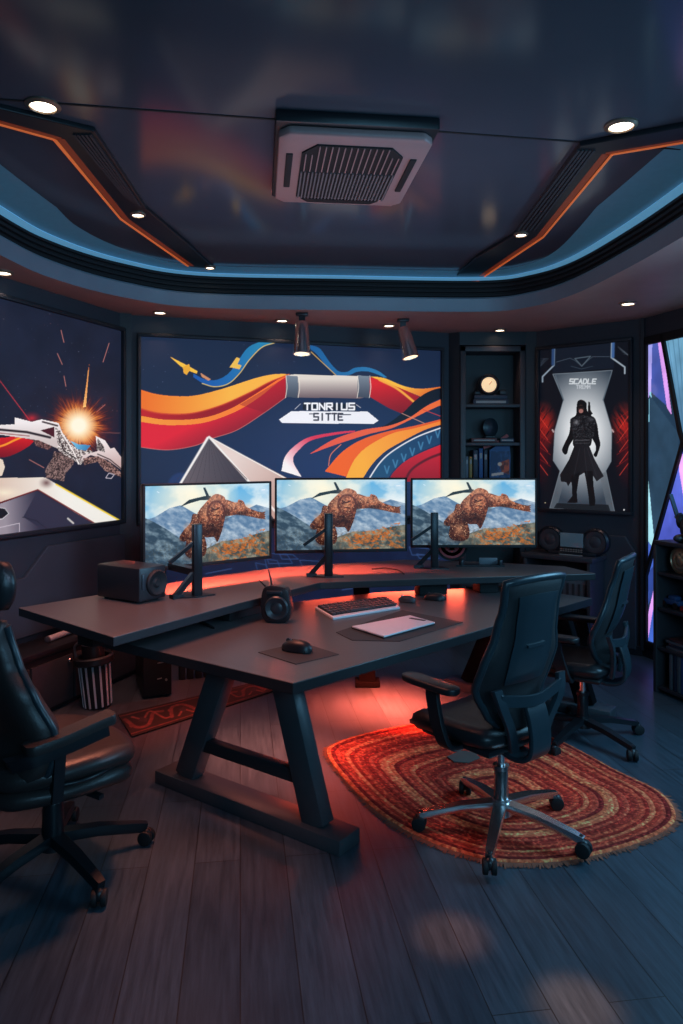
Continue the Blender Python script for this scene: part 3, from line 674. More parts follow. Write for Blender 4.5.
wt = bpy.data.objects.new('window_1', None); COL.objects.link(wt); struct(wt)
RW = MW.to_3x3(); w0, w1, wz0, wz1 = .02, 3.9, .07, 2.68
picture('pane', MW @ Vector((w0, .012, wz0)), RW @ Vector((w1-w0, 0, 0)), (0, 0, wz1-wz0), 760, 420, paint_window, paintmat('stained_glass', 1.35, .3, .08), wt)
b = MB()
for (a0, a1, h0, h1) in ((w0, w1, wz0, wz0+.07), (w0, w1, wz1-.07, wz1), (w0, w0+.03, wz0, wz1), (w1-.06, w1, wz0, wz1)):
    b.box(((a0+a1)/2, .012, (h0+h1)/2), (a1-a0, .05, h1-h0), bev=.006, M=MW)
b.build('window_frame', MATTE, wt)
def onW(px, py):
    s = on_line(px, Dp, Fp); p = Dp+(Fp-Dp).normalized()*s
    return MW @ Vector((s, .002, H-(py-HY)*p.y/F))
k_ = xf(635, 310, 2.5); b = MB()
for pts in (((68, 62), (112, 304), (150, 420)), ((120, 330), (54, 566), (20, 690))):
    q = [onW(*k_(p)[0]) for p in pts]
    for p0, p1 in zip(q, q[1:]): b.bar(p0, p1, .03, .03)
b.build('glazing_bar', MATTE, wt)

# ================================================================== CEILING THINGS
def beam(label, pts, led, slat):
    t = thing('ceiling_beam', label, 'ceiling beam', group=None)
    P = [G(x, y, ZC-.024) for x, y in pts]
    MB().prism([(p.x, p.y) for p in P], ZC-.024, ZC+.001, bev=.006).build('beam_body', BLACKM, t, smooth=False)
    q = [G(x, y, ZC-.024) for x, y in led]
    b = MB()
    for a, c in zip(q, q[1:]): b.bar(a, c, .011, .012)
    b.build('light_strip', ORANGE, t)
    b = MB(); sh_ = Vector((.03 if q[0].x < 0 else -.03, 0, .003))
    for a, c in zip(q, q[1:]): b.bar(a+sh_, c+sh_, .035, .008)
    b.build('painted_glow_strip', GLOWRED, t)  # added glowing strip for the orange light spilling beside the LED
    b = MB()
    for (p0, p1, r0, r1) in slat:
        for k in range(5):
            f = (k+.5)/5
            a = G(p0[0]+(r0[0]-p0[0])*f, p0[1]+(r0[1]-p0[1])*f, ZC-.026); c = G(p1[0]+(r1[0]-p1[0])*f, p1[1]+(r1[1]-p1[1])*f, ZC-.026)
            b.bar(a, c, .012, .012)
    b.build('louver', SHELF, t)
    return t
beam('black zigzag ceiling beam with orange light strip, on the left side of the ceiling', [(-45, 98), (0, 109), (95, 132), (146, 209), (190, 246), (214, 269), (190, 267), (120, 218), (54, 137), (0, 123), (-45, 112)], [(-40, 113), (54, 139), (121, 219), (188, 266)], [((72, 134), (124, 196), (92, 134), (142, 207))])
beam('black zigzag ceiling beam with orange light strip, on the right side of the ceiling', [(725, 119), (683, 127), (580, 146), (515, 235), (476, 258), (449, 283), (474, 283), (544, 236), (614, 152), (683, 141), (725, 134)], [(720, 136), (612, 154), (543, 237), (476, 282)], [((596, 150), (536, 230), (577, 150), (516, 230))])
# air conditioner
ac = thing('ceiling_air_conditioner', 'grey square cassette air conditioner with slatted grille on the ceiling', 'air conditioner', (.025, 3.56, 0), math.radians(6.5))
b = MB(); b.prism([(-.3, -.42), (.3, -.42), (.345, -.37), (.345, .37), (.3, .42), (-.3, .42), (-.345, .37), (-.345, -.37)], 3.06, 3.1, bev=.012)
b.build('panel', ACM, ac)
MB().box((0, 0, 3.125), (.72, .9, .055), bev=.01).build('casing', BLACK, ac)
MB().prism([(-.235, .3), (-.235, -.24), (-.17, -.33), (.17, -.33), (.235, -.24), (.235, .3)], 3.052, 3.062).build('grille_recess', MATTE, ac, smooth=False)
b = MB()
for k in range(26):
    x = -.225+k*.018; b.box((x, .13, 3.049), (.0075, .34, .008))
b.build('lower_grille', mat('grille_slats', (.16, .14, .145), .5), ac, smooth=False)
b = MB()
for k in range(16):
    x = -.215+k*.0287; y0 = -.24 if abs(x) > .17 else -.325; b.box((x, (y0-.05)/2, 3.05), (.005, -.05-y0, .006))
b.build('upper_grille', ACM, ac, smooth=False)
for s in (-1, 1): MB().box((s*.29, -.02, 3.058), (.032, .4, .012), bev=.005).build('vent_slot', MATTE, ac)
MB().prism([(-.21, .325), (.21, .325), (.17, .375), (-.17, .375)], 3.052, 3.062).build('vent_slot', MATTE, ac, smooth=False)
# recessed downlights
def downlight(px, py, z, label, r, grp):
    p = G(px, py, z); t = thing('downlight', label, 'ceiling light', (p.x, p.y, z), 0, grp)
    MB().lathe([(r*1.45, .004), (r*1.45, -.006), (r*1.1, -.014), (r, -.006), (r, .003)]).build('trim_ring', mat('bronze_ring', (.3, .22, .16), .35, .6), t)
    MB().cyl((0, 0, -.002), (0, 0, -.007), r).build('lamp_lens', WARMLED, t)
    return p
dl = [(43, 105, ZC, 'largest recessed downlight on the left, by the outer beam end', .05), (621, 125, ZC, 'largest recessed downlight on the right, by the outer beam end', .05),
 (138, 214, ZC-.026, 'small downlight at the bend of the left ceiling beam', .032), (521, 234, ZC-.026, 'small downlight at the bend of the right ceiling beam', .032),
 (453, 281, ZC-.026, 'small downlight at the far tip of the right ceiling beam', .03), (210, 267, ZC-.026, 'small downlight at the far tip of the left ceiling beam', .03),
 (3, 272, ZS, 'downlight in the lowered ceiling edge above the space battle picture', .045), (160, 312, ZS, 'downlight in the lowered ceiling edge above the top left corner of the mural', .042),
 (282, 320, ZS, 'downlight in the lowered ceiling edge left of the first chrome spotlight', .042), (389, 325, ZS, 'downlight in the lowered ceiling edge left of the second chrome spotlight', .042),
 (500, 329.5, ZS, 'downlight in the lowered ceiling edge above the tall bookcase', .04), (628, 303, ZS, 'downlight in the lowered ceiling edge above the warrior poster', .045)]
DLP = [downlight(*a, 'recessed downlights') for a in dl]
# chrome spotlights
def spot(px, py, tilt, label):
    p = G(px, py, ZS); t = thing('spotlight', label, 'spotlight', p, 0, 'chrome spotlights')
    MB().box((0, 0, -.012), (.1, .06, .024), bev=.006).build('ceiling_mount', BLACKM, t)
    M = Matrix.Translation((0, 0, -.07)) @ Euler((math.radians(-8), tilt, 0)).to_matrix().to_4x4()
    MB().bar((0, 0, -.02), (0, 0, -.07), .05, .02, up=(0, 1, 0)).build('yoke', BLACKM, t)
    MB().lathe([(.03, .0), (.045, -.004), (.05, -.02), (.07, -.25), (.072, -.27), (.062, -.272), (.058, -.25)], M).build('lamp_housing', CHROME, t)
    MB().lathe([(.0, -.262), (.058, -.262), (.058, -.268), (0, -.268)], M).build('lamp_lens', mat('spot_lens', (.9, .8, .6), .4, emit=(1, .8, .5), estr=1.6), t)
    return t
spot(302, 313, 0, 'chrome spotlight pointing straight down above the mural')
spot(403, 319, math.radians(-13), 'tilted chrome spotlight above the right part of the mural')

# ================================================================== DESK
ZT, ZR = .72, .85
P1 = Vector((-.202, 3.0)); P2 = Vector((1.69, 4.85)); ee = (P2-P1).normalized(); ll = Vector((-.81, .59)).normalized()
desk = thing('two_tier_desk', 'large charcoal two-tier desk with raised angled rear shelf and A-shaped legs', 'desk')
top = [P1, P2, Vector((1.24, 5.3)), Vector((.25, 5.06)), Vector((-.3, 4.72)), P1+ll*1.5]
def dark_edges(o):
    o.data.materials.append(DESKEDGE)
    for f in o.data.polygons:
        if f.normal.z < .5: f.material_index = 1
dark_edges(MB().prism(top, ZT-.05, ZT, bev=.004).build('tabletop', DESKTOP, desk, smooth=False))
rfront = [(-1.03, 3.25), (-.57, 4.03), (-.14, 4.70), (.735, 4.88), (1.79, 5.07)]
rback = [(1.79, 5.1), (1.68, 5.42), (1.05, 5.68), (.5, 5.78), (-.49, 5.36), (-.98, 4.86), (-1.75, 3.9)]
dark_edges(MB().prism(rfront+rback, ZR-.045, ZR, bev=.004).build('riser_shelf', DESKTOP, desk, smooth=False))
for c, s, rz in (((-.62, 4.3, .763), (.3, .14, .084), 1.0), ((.62, 5.0, .763), (.2, .12, .084), .2), ((1.02, 5.1, .763), (.14, .14, .084), .2), ((-1.2, 3.72, .763), (.3, .12, .084), 1.0)):
    MB().box(c, s, rz, bev=.006).build('riser_support', MATTE, desk)
fr0 = Vector((.036, 3.046))
for off, near in ((Vector((0, 0)), True), (Vector((1.694, 1.534)), False)):
    f0 = fr0+off; f1 = f0+ll*1.17
    z3 = lambda v, z: Vector((v.x, v.y, z))
    ft = MB().bar(z3(f0, .033), z3(f1, .033), .15, .066, bev=.006).build('foot', DESKLEG, desk)
    for t0, t1 in ((.17, .36), (1.0, .74)):
        MB().bar(z3(f0+ll*t0, .06), z3(f0+ll*t1, ZT-.05), .08, .12, up=(ll.x, ll.y, 0), bev=.006).build('leg', DESKLEG if near else SHADEBLACK, desk)
    MB().bar(z3(f0+ll*.24, .245), z3(f0+ll*.93, .245), .05, .06, bev=.004).build('crossbar', DESKEDGE, desk)
q = Vector((.19, 5.28)); MB().bar((q.x, q.y, .03), (q.x-.05, q.y+.1, ZR-.05), .12, .1, up=(0, 1, 0), bev=.004).box((q.x, q.y, .02), (.18, .14, .04), bev=.006).build('rear_leg', SHADEBLACK, desk)
MB().bar(z3(P1+ee*.5+ll*.35, ZT-.08), z3(P1+ee*2.0+ll*.35, ZT-.08), .08, .05).build('under_beam', DESKEDGE, desk)

# ================================================================== MONITORS
SCREEN = None
def monitor(L, R, ztop, h, pole_px, pole_d, pole_top, label, light_dir):
    global SCREEN
    L, R = Vector((*L, 0)), Vector((*R, 0)); w = (R-L).length; rz = math.atan2(R.y-L.y, R.x-L.x); mid = (L+R)/2
    t = thing('monitor', label, 'monitor', (mid.x, mid.y, ZR), rz, 'three widescreen monitors on the desk')
    zc = ztop-h/2-ZR
    MB().box((0, .022, zc), (w, .035, h), bev=.008).build('casing', BLACK, t)
    MB().box((0, .055, zc), (w*.5, .05, h*.5), bev=.02).build('rear_housing', BLACK, t)
    b = MB(); e = .014
    for c, s in (((0, .0, zc+h/2-e/2), (w, .014, e)), ((0, 0, zc-h/2+.011), (w, .014, .022)), ((-w/2+e/2, 0, zc), (e, .014, h)), ((w/2-e/2, 0, zc), (e, .014, h))): b.box(c, s, bev=.003)
    b.build('bezel', MATTE, t)
    if SCREEN is None:
        o = picture('screen', (-w/2+e, .003, zc-h/2+.02), (w-2*e, 0, 0), (0, 0, h-e-.02), 330, 190, paint_game, paintmat('lit_screen', 1.0, .05, .25), t, coords=lambda I, J: (I*565, (1-J)*315)); SCREEN = (o, w, h, zc)
    else:
        o = SCREEN[0].copy(); COL.objects.link(o); o.parent = t
        sx, sz = (w-2*e)/(SCREEN[1]-2*e), (h-e-.02)/(SCREEN[2]-e-.02)
        o.scale = (sx, 1, sz); o.location = (0, .0, (zc-h/2+.02)-(SCREEN[3]-SCREEN[2]/2+.02)*sz)
    inv = (Matrix.Translation((mid.x, mid.y, ZR)) @ Matrix.Rotation(rz, 4, 'Z')).inverted()
    p = inv @ Vector(((pole_px-CX)*pole_d/F, pole_d, ZR)); hz = pole_top-ZR
    MB().box((p.x, p.y, hz/2), (.055, .035, hz), bev=.005).build('stand_pole', BLACKM, t)
    MB().prism([(p.x-.13, p.y+.02), (p.x-.03, p.y-.04), (p.x+.1, p.y-.04), (p.x+.06, p.y+.07), (p.x-.05, p.y+.08)], 0, .008).build('stand_base', BLACKM, t, smooth=False)
    MB().bar((p.x, p.y, hz*.78), (p.x-.17, p.y+.01, hz*.5), .02, .02).build('tilt_arm', BLACKM, t)
    MB().bar((p.x-.01, p.y+.01, hz*.33), (p.x-.12, p.y+.03, .015), .04, .03).bar((p.x-.15, p.y+.03, .012), (p.x-.08, p.y+.03, .012), .05, .022).build('brace', BLACKM, t)
    MB().bar((p.x, p.y, zc-h/2+.02), (p.x, .03, zc-h/2+.02), .05, .04).build('bracket', BLACKM, t)
    return t
monitor((-1.196, 4.335), (-.484, 4.95), 1.505, .532, 197, 4.22, 1.275, 'left monitor showing an armoured giant, angled inwards beside the box speaker', None)
monitor((-.469, 5.07), (.473, 5.2), 1.523, .532, 328.5, 4.93, 1.285, 'centre monitor showing an armoured giant, behind the black keyboard', None)
monitor((.528, 5.48), (1.49, 5.49), 1.512, .53, 434.5, 5.32, 1.262, 'right monitor showing an armoured giant, in front of the tall bookcase', None)

# ================================================================== THINGS ON THE DESK
sp = thing('box_speaker', 'black box loudspeaker with round cone on the left end of the raised desk shelf', 'speaker', (-1.215, 4.16, ZR), math.radians(57))
# local x along the driver face, -y = front
MB().box((0, .0, .105), (.2, .36, .19), bev=.012).build('cabinet', BLACK, sp)
Mf = Matrix.Translation((0, -.18, .105)) @ Matrix.Rotation(math.pi/2, 4, 'X')
MB().lathe([(.0, .012), (.018, .014), (.03, .004), (.056, .012), (.066, .018), (.074, .01), (.074, -.002)], Matrix.Translation((.025, 0, 0)) @ Mf).build('speaker_cone', MATTE, sp)
MB().box((-.07, -.182, .12), (.025, .01, .09), bev=.006).build('control_strip', TEALBLK, sp)
for x in (-.07, .07):
    for y in (-.13, .13): MB().cyl((x, y, 0), (x, y, .012), .012).build('rubber_foot', MATTE, sp)
g = G(276, 617, ZT)
pr = thing('portable_speaker', 'black upright rounded portable speaker with antenna, standing on the lower desktop', 'portable speaker', (g.x*.972, g.y*.972, ZT), math.radians(-8))
b = MB(); b.prism(cat([(-.045, .0), (.06, .0), (.095, .07), (.085, .15), (.06, .2), (-.04, .21), (-.075, .17), (-.08, .06)], 6, True), -.04, .04, M=XZ, bev=.01); b.build('body', BLACK, pr)
Mf = Matrix.Translation((.012, -.04, .085)) @ Matrix.Rotation(math.pi/2, 4, 'X')
MB().lathe([(0, .01), (.02, .012), (.035, .004), (.05, .01), (.062, .014), (.07, .006), (.07, -.002)], Mf).build('speaker_cone', TEALBLK, pr)
MB().box((.0, -.042, .175), (.09, .012, .018), bev=.004).build('control_strip', TEALBLK, pr)
MB().cyl((-.02, 0, .2), (-.045, 0, .30), .007, .003).build('antenna', BLACKM, pr)
MB().cyl((-.05, 0, .19), (-.1, 0, .235), .006, .003).build('antenna', BLACKM, pr)
def quad(pts, z): return [G(x, y, z) for x, y in pts]
def slab(name, label, catg, pts, z, th, m, bev=.003):
    q = quad(pts, z+th); return tag(MB().prism([(p.x, p.y) for p in q], z, z+th, bev=bev).build(name, m, smooth=False), label, catg)
slab('mouse_pad', 'small dark mouse pad under the black mouse at the near corner of the desk', 'mouse pad', [(258, 652), (301, 642), (339, 654), (296, 664)], ZT, .003, MATPAD, .001)
slab('desk_mat', 'dark desk mat under the white tablet', 'desk mat', [(336, 632), (402, 610), (463, 622), (400, 641), (352, 640)], ZT, .003, MATPAD, .001)
q = quad([(352, 626), (410, 615), (435, 622), (384, 636)], ZT+.018)
tb = thing('graphics_tablet', 'flat white tablet lying on the dark desk mat', 'tablet')
MB().prism([(p.x, p.y) for p in q], ZT+.003, ZT+.009).build('underside', BLACK, tb, smooth=False)
MB().prism([(p.x, p.y) for p in q], ZT+.009, ZT+.018, bev=.003).build('casing', WHITE, tb, smooth=False)
a0, a1 = G(410, 618, ZT+.019), G(425, 620.5, ZT+.019); MB().bar(a0, a1, .022, .003).build('button_strip', GREYK, tb)
# keyboard
q = quad([(315, 607), (386, 598), (400, 607), (333, 618)], ZT+.012)
kb = thing('keyboard', 'black keyboard with white base edge on the desk in front of the centre monitor', 'keyboard')
MB().prism([(p.x, p.y) for p in q], ZT, ZT+.014, bev=.003).build('base', WHITE, kb, smooth=False)
def bil(u, v): return q[0]*(1-u)*(1-v)+q[1]*u*(1-v)+q[2]*u*v+q[3]*(1-u)*v
qq = [bil(.02, .06), bil(.98, .06), bil(.97, .86), bil(.03, .86)]
MB().prism([(p.x, p.y) for p in qq], ZT+.013, ZT+.019).build('key_plate', MATTE, kb, smooth=False)
b = MB(); du = (q[1]-q[0]).length/16; dv = (q[3]-q[0]).length/6.6; rz = math.atan2(q[1].y-q[0].y, q[1].x-q[0].x)
for j in range(5):
    for i in range(15):
        if j == 4 and 4 <= i <= 8: continue
        p = bil(.05+.9*i/14, .12+.68*j/4); b.box((p.x, p.y, ZT+.024), (du*.78, dv*.62, .012), rz, bev=.002, seg=1)
p = bil(.05+.9*6/14, .8); b.box((p.x, p.y, ZT+.024), (du*4.6, dv*.62, .012), rz, bev=.002, seg=1)
b.build('keys', GREYK, kb, smooth=False)
def mouse(px, py, z, s, rz, label, light=False):
    g = G(px, py, z); t = thing('computer_mouse', label, 'mouse', (g.x, g.y, z), rz)
    def f(u, v):
        y = (v-.5)*2; x = (u-.5)*2; w = .032*math.sqrt(max(.02, 1-abs(y)**2.6)); hh = .036*math.sqrt(max(0.0, 1-abs(y)**2.2*.92))*(1-.1*y)
        return (x*w*s, y*.062*s, (.004+hh*math.sqrt(max(0, 1-abs(x)**2.5)))*s)
    MB().shell(f, 14, 18, .004).build('shell', BLACK if not light else GREYK, t, ang=60)
    MB().box((0, 0, .006*s), (.05*s, .1*s, .01*s), bev=.004*s).build('underside', MATTE, t)
    MB().cyl((-.004*s, .035*s, .034*s), (.004*s, .035*s, .034*s), .009*s).build('scroll_wheel', WHITE if light else GREYK, t)
    MB().bar((0, .02*s, .0395*s), (0, -.02*s, .0405*s), .006*s, .003*s).build('seam', MATTE, t)
    if light: MB().bar((.012*s, .045*s, .03*s), (.012*s, -.03*s, .04*s), .014*s, .004*s).build('side_panel', WHITE, t)
    return t
mouse(297, 651, ZT+.003, 1.35, math.radians(62), 'large black computer mouse on the small mouse pad')
mouse(407, 602, ZT, 1.0, math.radians(60), 'small computer mouse with a white stripe, right of the keyboard', True)
mouse(435, 600, ZT, 1.15, math.radians(70), 'black computer mouse furthest from the keyboard, under the right monitor')
# dock behind the right pole
g = G(482, 566, ZR)
dk = thing('phone_dock', 'low black dock with two knobs on the raised shelf under the right monitor', 'dock', (g.x, g.y, ZR), 0)
MB().prism([(-.2, -.03), (.16, -.05), (.18, .02), (-.1, .06)], 0, .012, bev=.003).build('plate', BLACKM, dk, smooth=False)
MB().box((.05, .02, .035), (.14, .012, .05), bev=.004).build('cradle', GREYB, dk)
for x in (.13, -.16): MB().cyl((x, -.03, .01), (x, -.03, .05), .02, bev=.004).build('knob', BLACK, dk)
# cables
def cable(label, pts, r=.005):
    return tag(MB().tube(cat([tuple(p) for p in pts], 10), r).build('cable', MATTE, ang=60), label, 'cable')
cable('thin black cable trailing out from under the left wing of the raised shelf', [G(175, 625, ZT+.006), G(196, 622, ZT+.006), G(214, 628, ZT+.006), G(200, 621, ZT+.006), G(180, 617, ZT+.006)])
cable('thin black cable lying on the raised shelf between the centre and right monitors', [G(372, 569, ZR+.006), G(385, 568, ZR+.006), G(398, 570, ZR+.006), G(404, 574, ZR+.006)], .004)
cable('black cable loop hanging under the desktop behind the near A-shaped leg', [(.0, 3.6, .66), (.06, 3.66, .58), (.14, 3.72, .56), (.2, 3.8, .66)], .006)
em = thing('round_emblem', 'red and black round emblem standing on the raised shelf behind the right monitor pole', 'emblem', (G(452, 561, ZR).x, 5.7, ZR+.041), 0)
MB().cyl((0, .01, .09), (0, .03, .09), .13, seg=40).build('disc', MATTE, em)
Me = Matrix.Translation((0, .008, .09)) @ Matrix.Rotation(math.pi/2, 4, 'X')
b = MB()
for r in (.11, .065): b.lathe([(r, -.002), (r, .004), (r-.018, .004), (r-.018, -.002)], Me)
b.bar((-.03, .006, .04), (.0, .006, .13), .016, .006).bar((.03, .006, .04), (0, .006, .13), .016, .006)
b.build('raised_ring', mat('coral_red', (.55, .07, .08), .5), em)

# ================================================================== BOOKCASE IN THE ALCOVE
bc = thing('tall_bookcase', 'tall dark built-in bookcase between the mural and the warrior poster', 'bookcase', ((bx0+bx1)/2, byf+.13, 0))
BW = bx1-bx0-.01
for s in (-1, 1): MB().box((s*(BW/2-.025), 0, 1.36), (.05, .28, 2.7), bev=.004).build('side_panel', SHELF, bc)
MB().box((0, .13, 1.36), (BW, .015, 2.7)).build('back_panel', WALLD, bc, smooth=False)
MB().box((0, 0, 2.685), (BW, .28, .05), bev=.004).build('top_panel', SHELF, bc)
sh = [H-(404-HY)*byf/F, H-(442.5-HY)*byf/F, H-(478-HY)*byf/F, .95, .5, .06]
for z in sh: MB().box((0, 0, z-.015), (BW-.1, .26, .03), bev=.003).build('shelf', SHELF, bc)
bcx = (bx0+bx1)/2
ck = thing('globe_clock', 'round glowing clock on a stepped dark stand, top shelf of the bookcase', 'clock', (bcx-.01, byf+.1, sh[0]))
MB().box((0, 0, .025), (.33, .13, .05), bev=.006).box((0, 0, .07), (.31, .12, .04), bev=.006).build('stand', NAVYM, ck)
MB().box((.12, 0, .115), (.07, .09, .05), bev=.012).build('side_block', BLACK, ck); MB().box((-.12, 0, .11), (.06, .09, .04), bev=.012).build('side_block', BLACK, ck)
MB().bar((-.14, -.069, .022), (.14, -.069, .022), .002, .022).build('nameplate', TEXTM, ck)
Mc = Matrix.Translation((-.015, -.03, .185)) @ Matrix.Rotation(math.pi/2, 4, 'X')
MB().lathe([(.0, -.03), (.08, -.03), (.1, -.01), (.1, .02), (.085, .035), (.072, .03), (.072, .015)], Mc).build('clock_case', BLACK, ck)
MB().lathe([(0, .016), (.07, .016), (.07, .022), (0, .026)], Mc).build('clock_face', mat('amber_glow', (.8, .6, .35), .4, emit=(1, .7, .38), estr=.75), ck)
MB().bar((-.015, -.058, .185), (.01, -.058, .215), .008, .004).build('clock_hand', BROWNM, ck)
fg = thing('round_ornament', 'dark round shield-shaped ornament on the middle shelf of the bookcase', 'ornament', (bcx+.0, byf+.13, sh[1]+.045))
Mc = Matrix.Translation((0, 0, .1)) @ Euler((math.pi/2, 0, .5)).to_matrix().to_4x4()
MB().lathe([(0, -.03), (.05, -.025), (.085, 0), (.09, .012), (.06, .03), (0, .04)], Mc).build('shield', TEALBLK, fg)
MB().box((0, 0, .01), (.1, .07, .02), bev=.005).build('stand', BLACK, fg)
for k, (dx, w, m_, l) in enumerate(((-.075, .24, BROWNM, 'maroon book lying flat under the round ornament on the middle shelf'), (.14, .13, NAVYM, 'short navy book lying flat at the right of the middle shelf'))):
    o = MB().box((0, 0, .0), (w, .16, .04), bev=.004).build('book', m_); o.location = (bcx+dx, byf+.1, sh[1]+.0215); tag(o, l, 'book', 'books lying on the middle bookcase shelf')
    MB().bar((-w*.4, -.0815, 0), (w*.4, -.0815, 0), .002, .012).build('spine_title', TEXTM, o)
bk = [(-.235, .03, .2, GREYB, 'slim grey book, leftmost on the lower shelf of the bookcase'), (-.2, .03, .2, YELM, 'ochre book second from the left on the lower shelf of the bookcase'), (-.155, .045, .26, NAVYM, 'thick navy book beside the ochre book on the lower bookcase shelf'), (-.105, .04, .275, BLUEM, 'tall blue book in the middle of the lower bookcase shelf'), (-.06, .035, .26, NAVYM, 'dark book between the blue book and the leaning comic')]
for dx, w, h, m_, l in bk:
    o = MB().box((0, 0, h/2), (w-.004, .17, h), bev=.003).build('book', m_); o.location = (bcx+dx, byf+.11, sh[2]+.001); tag(o, l, 'book', 'books standing on the lower bookcase shelf')
    MB().box((0, -.0855, h*.75), (w*.55, .002, h*.18)).build('spine_title', TEXTM, o, smooth=False)
def paint_comic(X, Y):
    c = Canvas(X, Y, (24, 60, 120)); n = fbm(X*6, Y*6, 4, 3); c.blend(np.clip((n-.5)*5, 0, 1), (60, 110, 180))
    c.poly([(.45, .45), (1, .3), (1, .9), (.6, .8)], (196, 96, 60)); c.blend(c.inside([(.45, .45), (1, .3), (1, .9), (.6, .8)])*np.clip((n-.5)*5, 0, 1), (90, 40, 40)); c.poly([(.08, .86), (.7, .8), (.7, .9), (.08, .96)], (220, 220, 226)); c.ell((.5, .5), (.12, .08), (230, 220, 210))
    return c.C
cm = thing('comic_book', 'leaning blue illustrated comic with a red top edge on the lower bookcase shelf', 'comic book', (bcx+.085, byf+.1, sh[2]+.001), math.radians(-6))
MB().prism([(-.095, 0), (.095, 0), (.1, .2), (.085, .37), (-.095, .26)], -.02, .02, M=XZ).build('pages', BLUEM, cm, smooth=False)
picture('cover', (-.09, -.0215, .005), (.18, 0, 0), (0, 0, .245), 60, 60, paint_comic, paintmat('comic_cover', .12), cm, coords=lambda I, J: (I, 1-J))
MB().bar((-.15, -.0, .285), (-.02, -.0, .33), .045, .03).bar((-.03, 0, .325), (.075, 0, .40), .045, .03).build('red_top_edge', REDM, cm)

# ================================================================== RIGHT-HAND WALL FURNITURE
cw0, cw1 = on_line(541, C0, Dp), on_line(606, C0, Dp); cdp = .34
cb = thing('low_cabinet', 'low dark open cabinet against the wall under the warrior poster', 'cabinet')
zt = .83
def RB(c, s, name, m, par, bev=.004): return MB().box(c, s, bev=bev, M=MR).build(name, m, par)
cxm = (cw0+cw1)/2; cwid = cw1-cw0
RB((cxm, -cdp/2-.03, zt-.02), (cwid+.04, cdp, .04), 'top_panel', SHELF, cb)
for x in (cw0+.015, cw1-.015): RB((x, -cdp/2-.03, zt/2-.02), (.03, cdp-.02, zt-.04), 'side_panel', SHELF, cb)
RB((cxm, -.045, zt/2), (cwid-.04, .015, zt-.06), 'back_panel', WALLD, cb)
for z in (.06, .42): RB((cxm, -cdp/2-.03, z), (cwid-.06, cdp-.03, .03), 'shelf', SHELF, cb)
rd = thing('boombox', 'grey radio with two round speakers and a central console, on the low cabinet', 'radio')
bxm = on_line(583, C0, Dp); Mz = MR @ Matrix.Translation((bxm, -.2, zt))
MB().box((0, 0, .08), (.3, .1, .15), bev=.02, M=Mz).box((0, 0, .015), (.42, .13, .03), bev=.008, M=Mz).build('body', BLACK, rd)
for s in (-1, 1):
    Ms = Mz @ Matrix.Translation((s*.2, -.01, .125)) @ Matrix.Rotation(math.pi/2, 4, 'X')
    MB().lathe([(0, -.04), (.1, -.04), (.115, -.02), (.115, .03), (.1, .045), (.09, .04)], Ms).build('speaker_housing', BLACKM, rd)
    MB().lathe([(0, .05), (.03, .048), (.05, .04), (.07, .046), (.09, .043), (.09, .036), (0, .036)], Ms).build('speaker_cone', SHELF, rd)
MB().box((0, -.052, .13), (.2, .02, .12), bev=.004, M=Mz).build('display', mat('dim_display', (.03, .05, .07), .25, emit=(.05, .09, .13), estr=.4), rd)
b = MB()
for j in range(2):
    for i in range(9): b.box((-.09+i*.0225, -.066, .035+j*.016), (.014, .01, .009), M=Mz)
b.build('button_row', mat('pinkish_metal', (.5, .38, .33), .35, .5), rd, smooth=False)
MB().bar((-.1, -.072, .004), (.1, -.072, .004), .012, .008).build('badge_strip', TEXTM, rd).matrix_world = Mz
lp = thing('vinyl_crate', 'grey ridged record crate inside the low cabinet', 'crate')
Mq = MR @ Matrix.Translation((cxm+.03, -.2, .436))
MB().box((0, 0, .11), (cwid-.16, .2, .22), bev=.006, M=Mq).build('box', GREYB, lp)
b = MB()
for k in range(9): b.box((-.2+k*.05, -.103, .09), (.02, .01, .14), M=Mq)
b.build('rib', SHELF, lp, smooth=False)
# bookshelf by the window
bs0 = G(653, 691); bsd = Vector((.3, -1, 0)).normalized(); bn = Vector((bsd.y, -bsd.x, 0))*-1   # bn points to the window
if bn.x < 0: bn = -bn
MS = Matrix((bsd, bn, Vector((0, 0, 1)))).transposed().to_4x4(); MS.translation = bs0
SLn, SD = 1.3, .26; st = H-(540-HY)*bs0.y/F
bs_ = thing('low_bookshelf', 'low dark bookshelf in front of the window, on the right', 'bookshelf')
def SB(c, s, name, m, par, bev=.004): return MB().box(c, s, bev=bev, M=MS).build(name, m, par)
SB((SLn/2, SD/2, st-.015), (SLn, SD, .03), 'top_panel', SHELF, bs_)
for x in (.015, SLn-.015): SB((x, SD/2, st/2-.015), (.03, SD, st-.03), 'side_panel', SHELF, bs_)
SB((SLn/2, SD-.008, st/2), (SLn-.06, .012, st-.04), 'back_panel', WALLD, bs_)
zsh = [.05, H-(645-HY)*bs0.y/F, H-(606-HY)*bs0.y/F, H-(571-HY)*bs0.y/F]
for z in zsh: SB((SLn/2, SD/2, z-.012), (SLn-.06, SD-.02, .024), 'shelf', SHELF, bs_)
def sx(px): return on_line(px, bs0, bs0+bsd)
pl = thing('round_plaque', 'round bronze emblem plaque on the top compartment of the window bookshelf', 'plaque')
Mp = MS @ Matrix.Translation((sx(674), .06, zsh[3]+.1)) @ Matrix.Rotation(math.pi/2, 4, 'X')
BRZ = mat('bronze', (.3, .2, .12), .35, .7)
MB().lathe([(0, -.01), (.08, -.01), (.095, 0), (.095, .012), (.085, .016), (.08, .008), (0, .008)], Mp).build('disc', BRZ, pl)
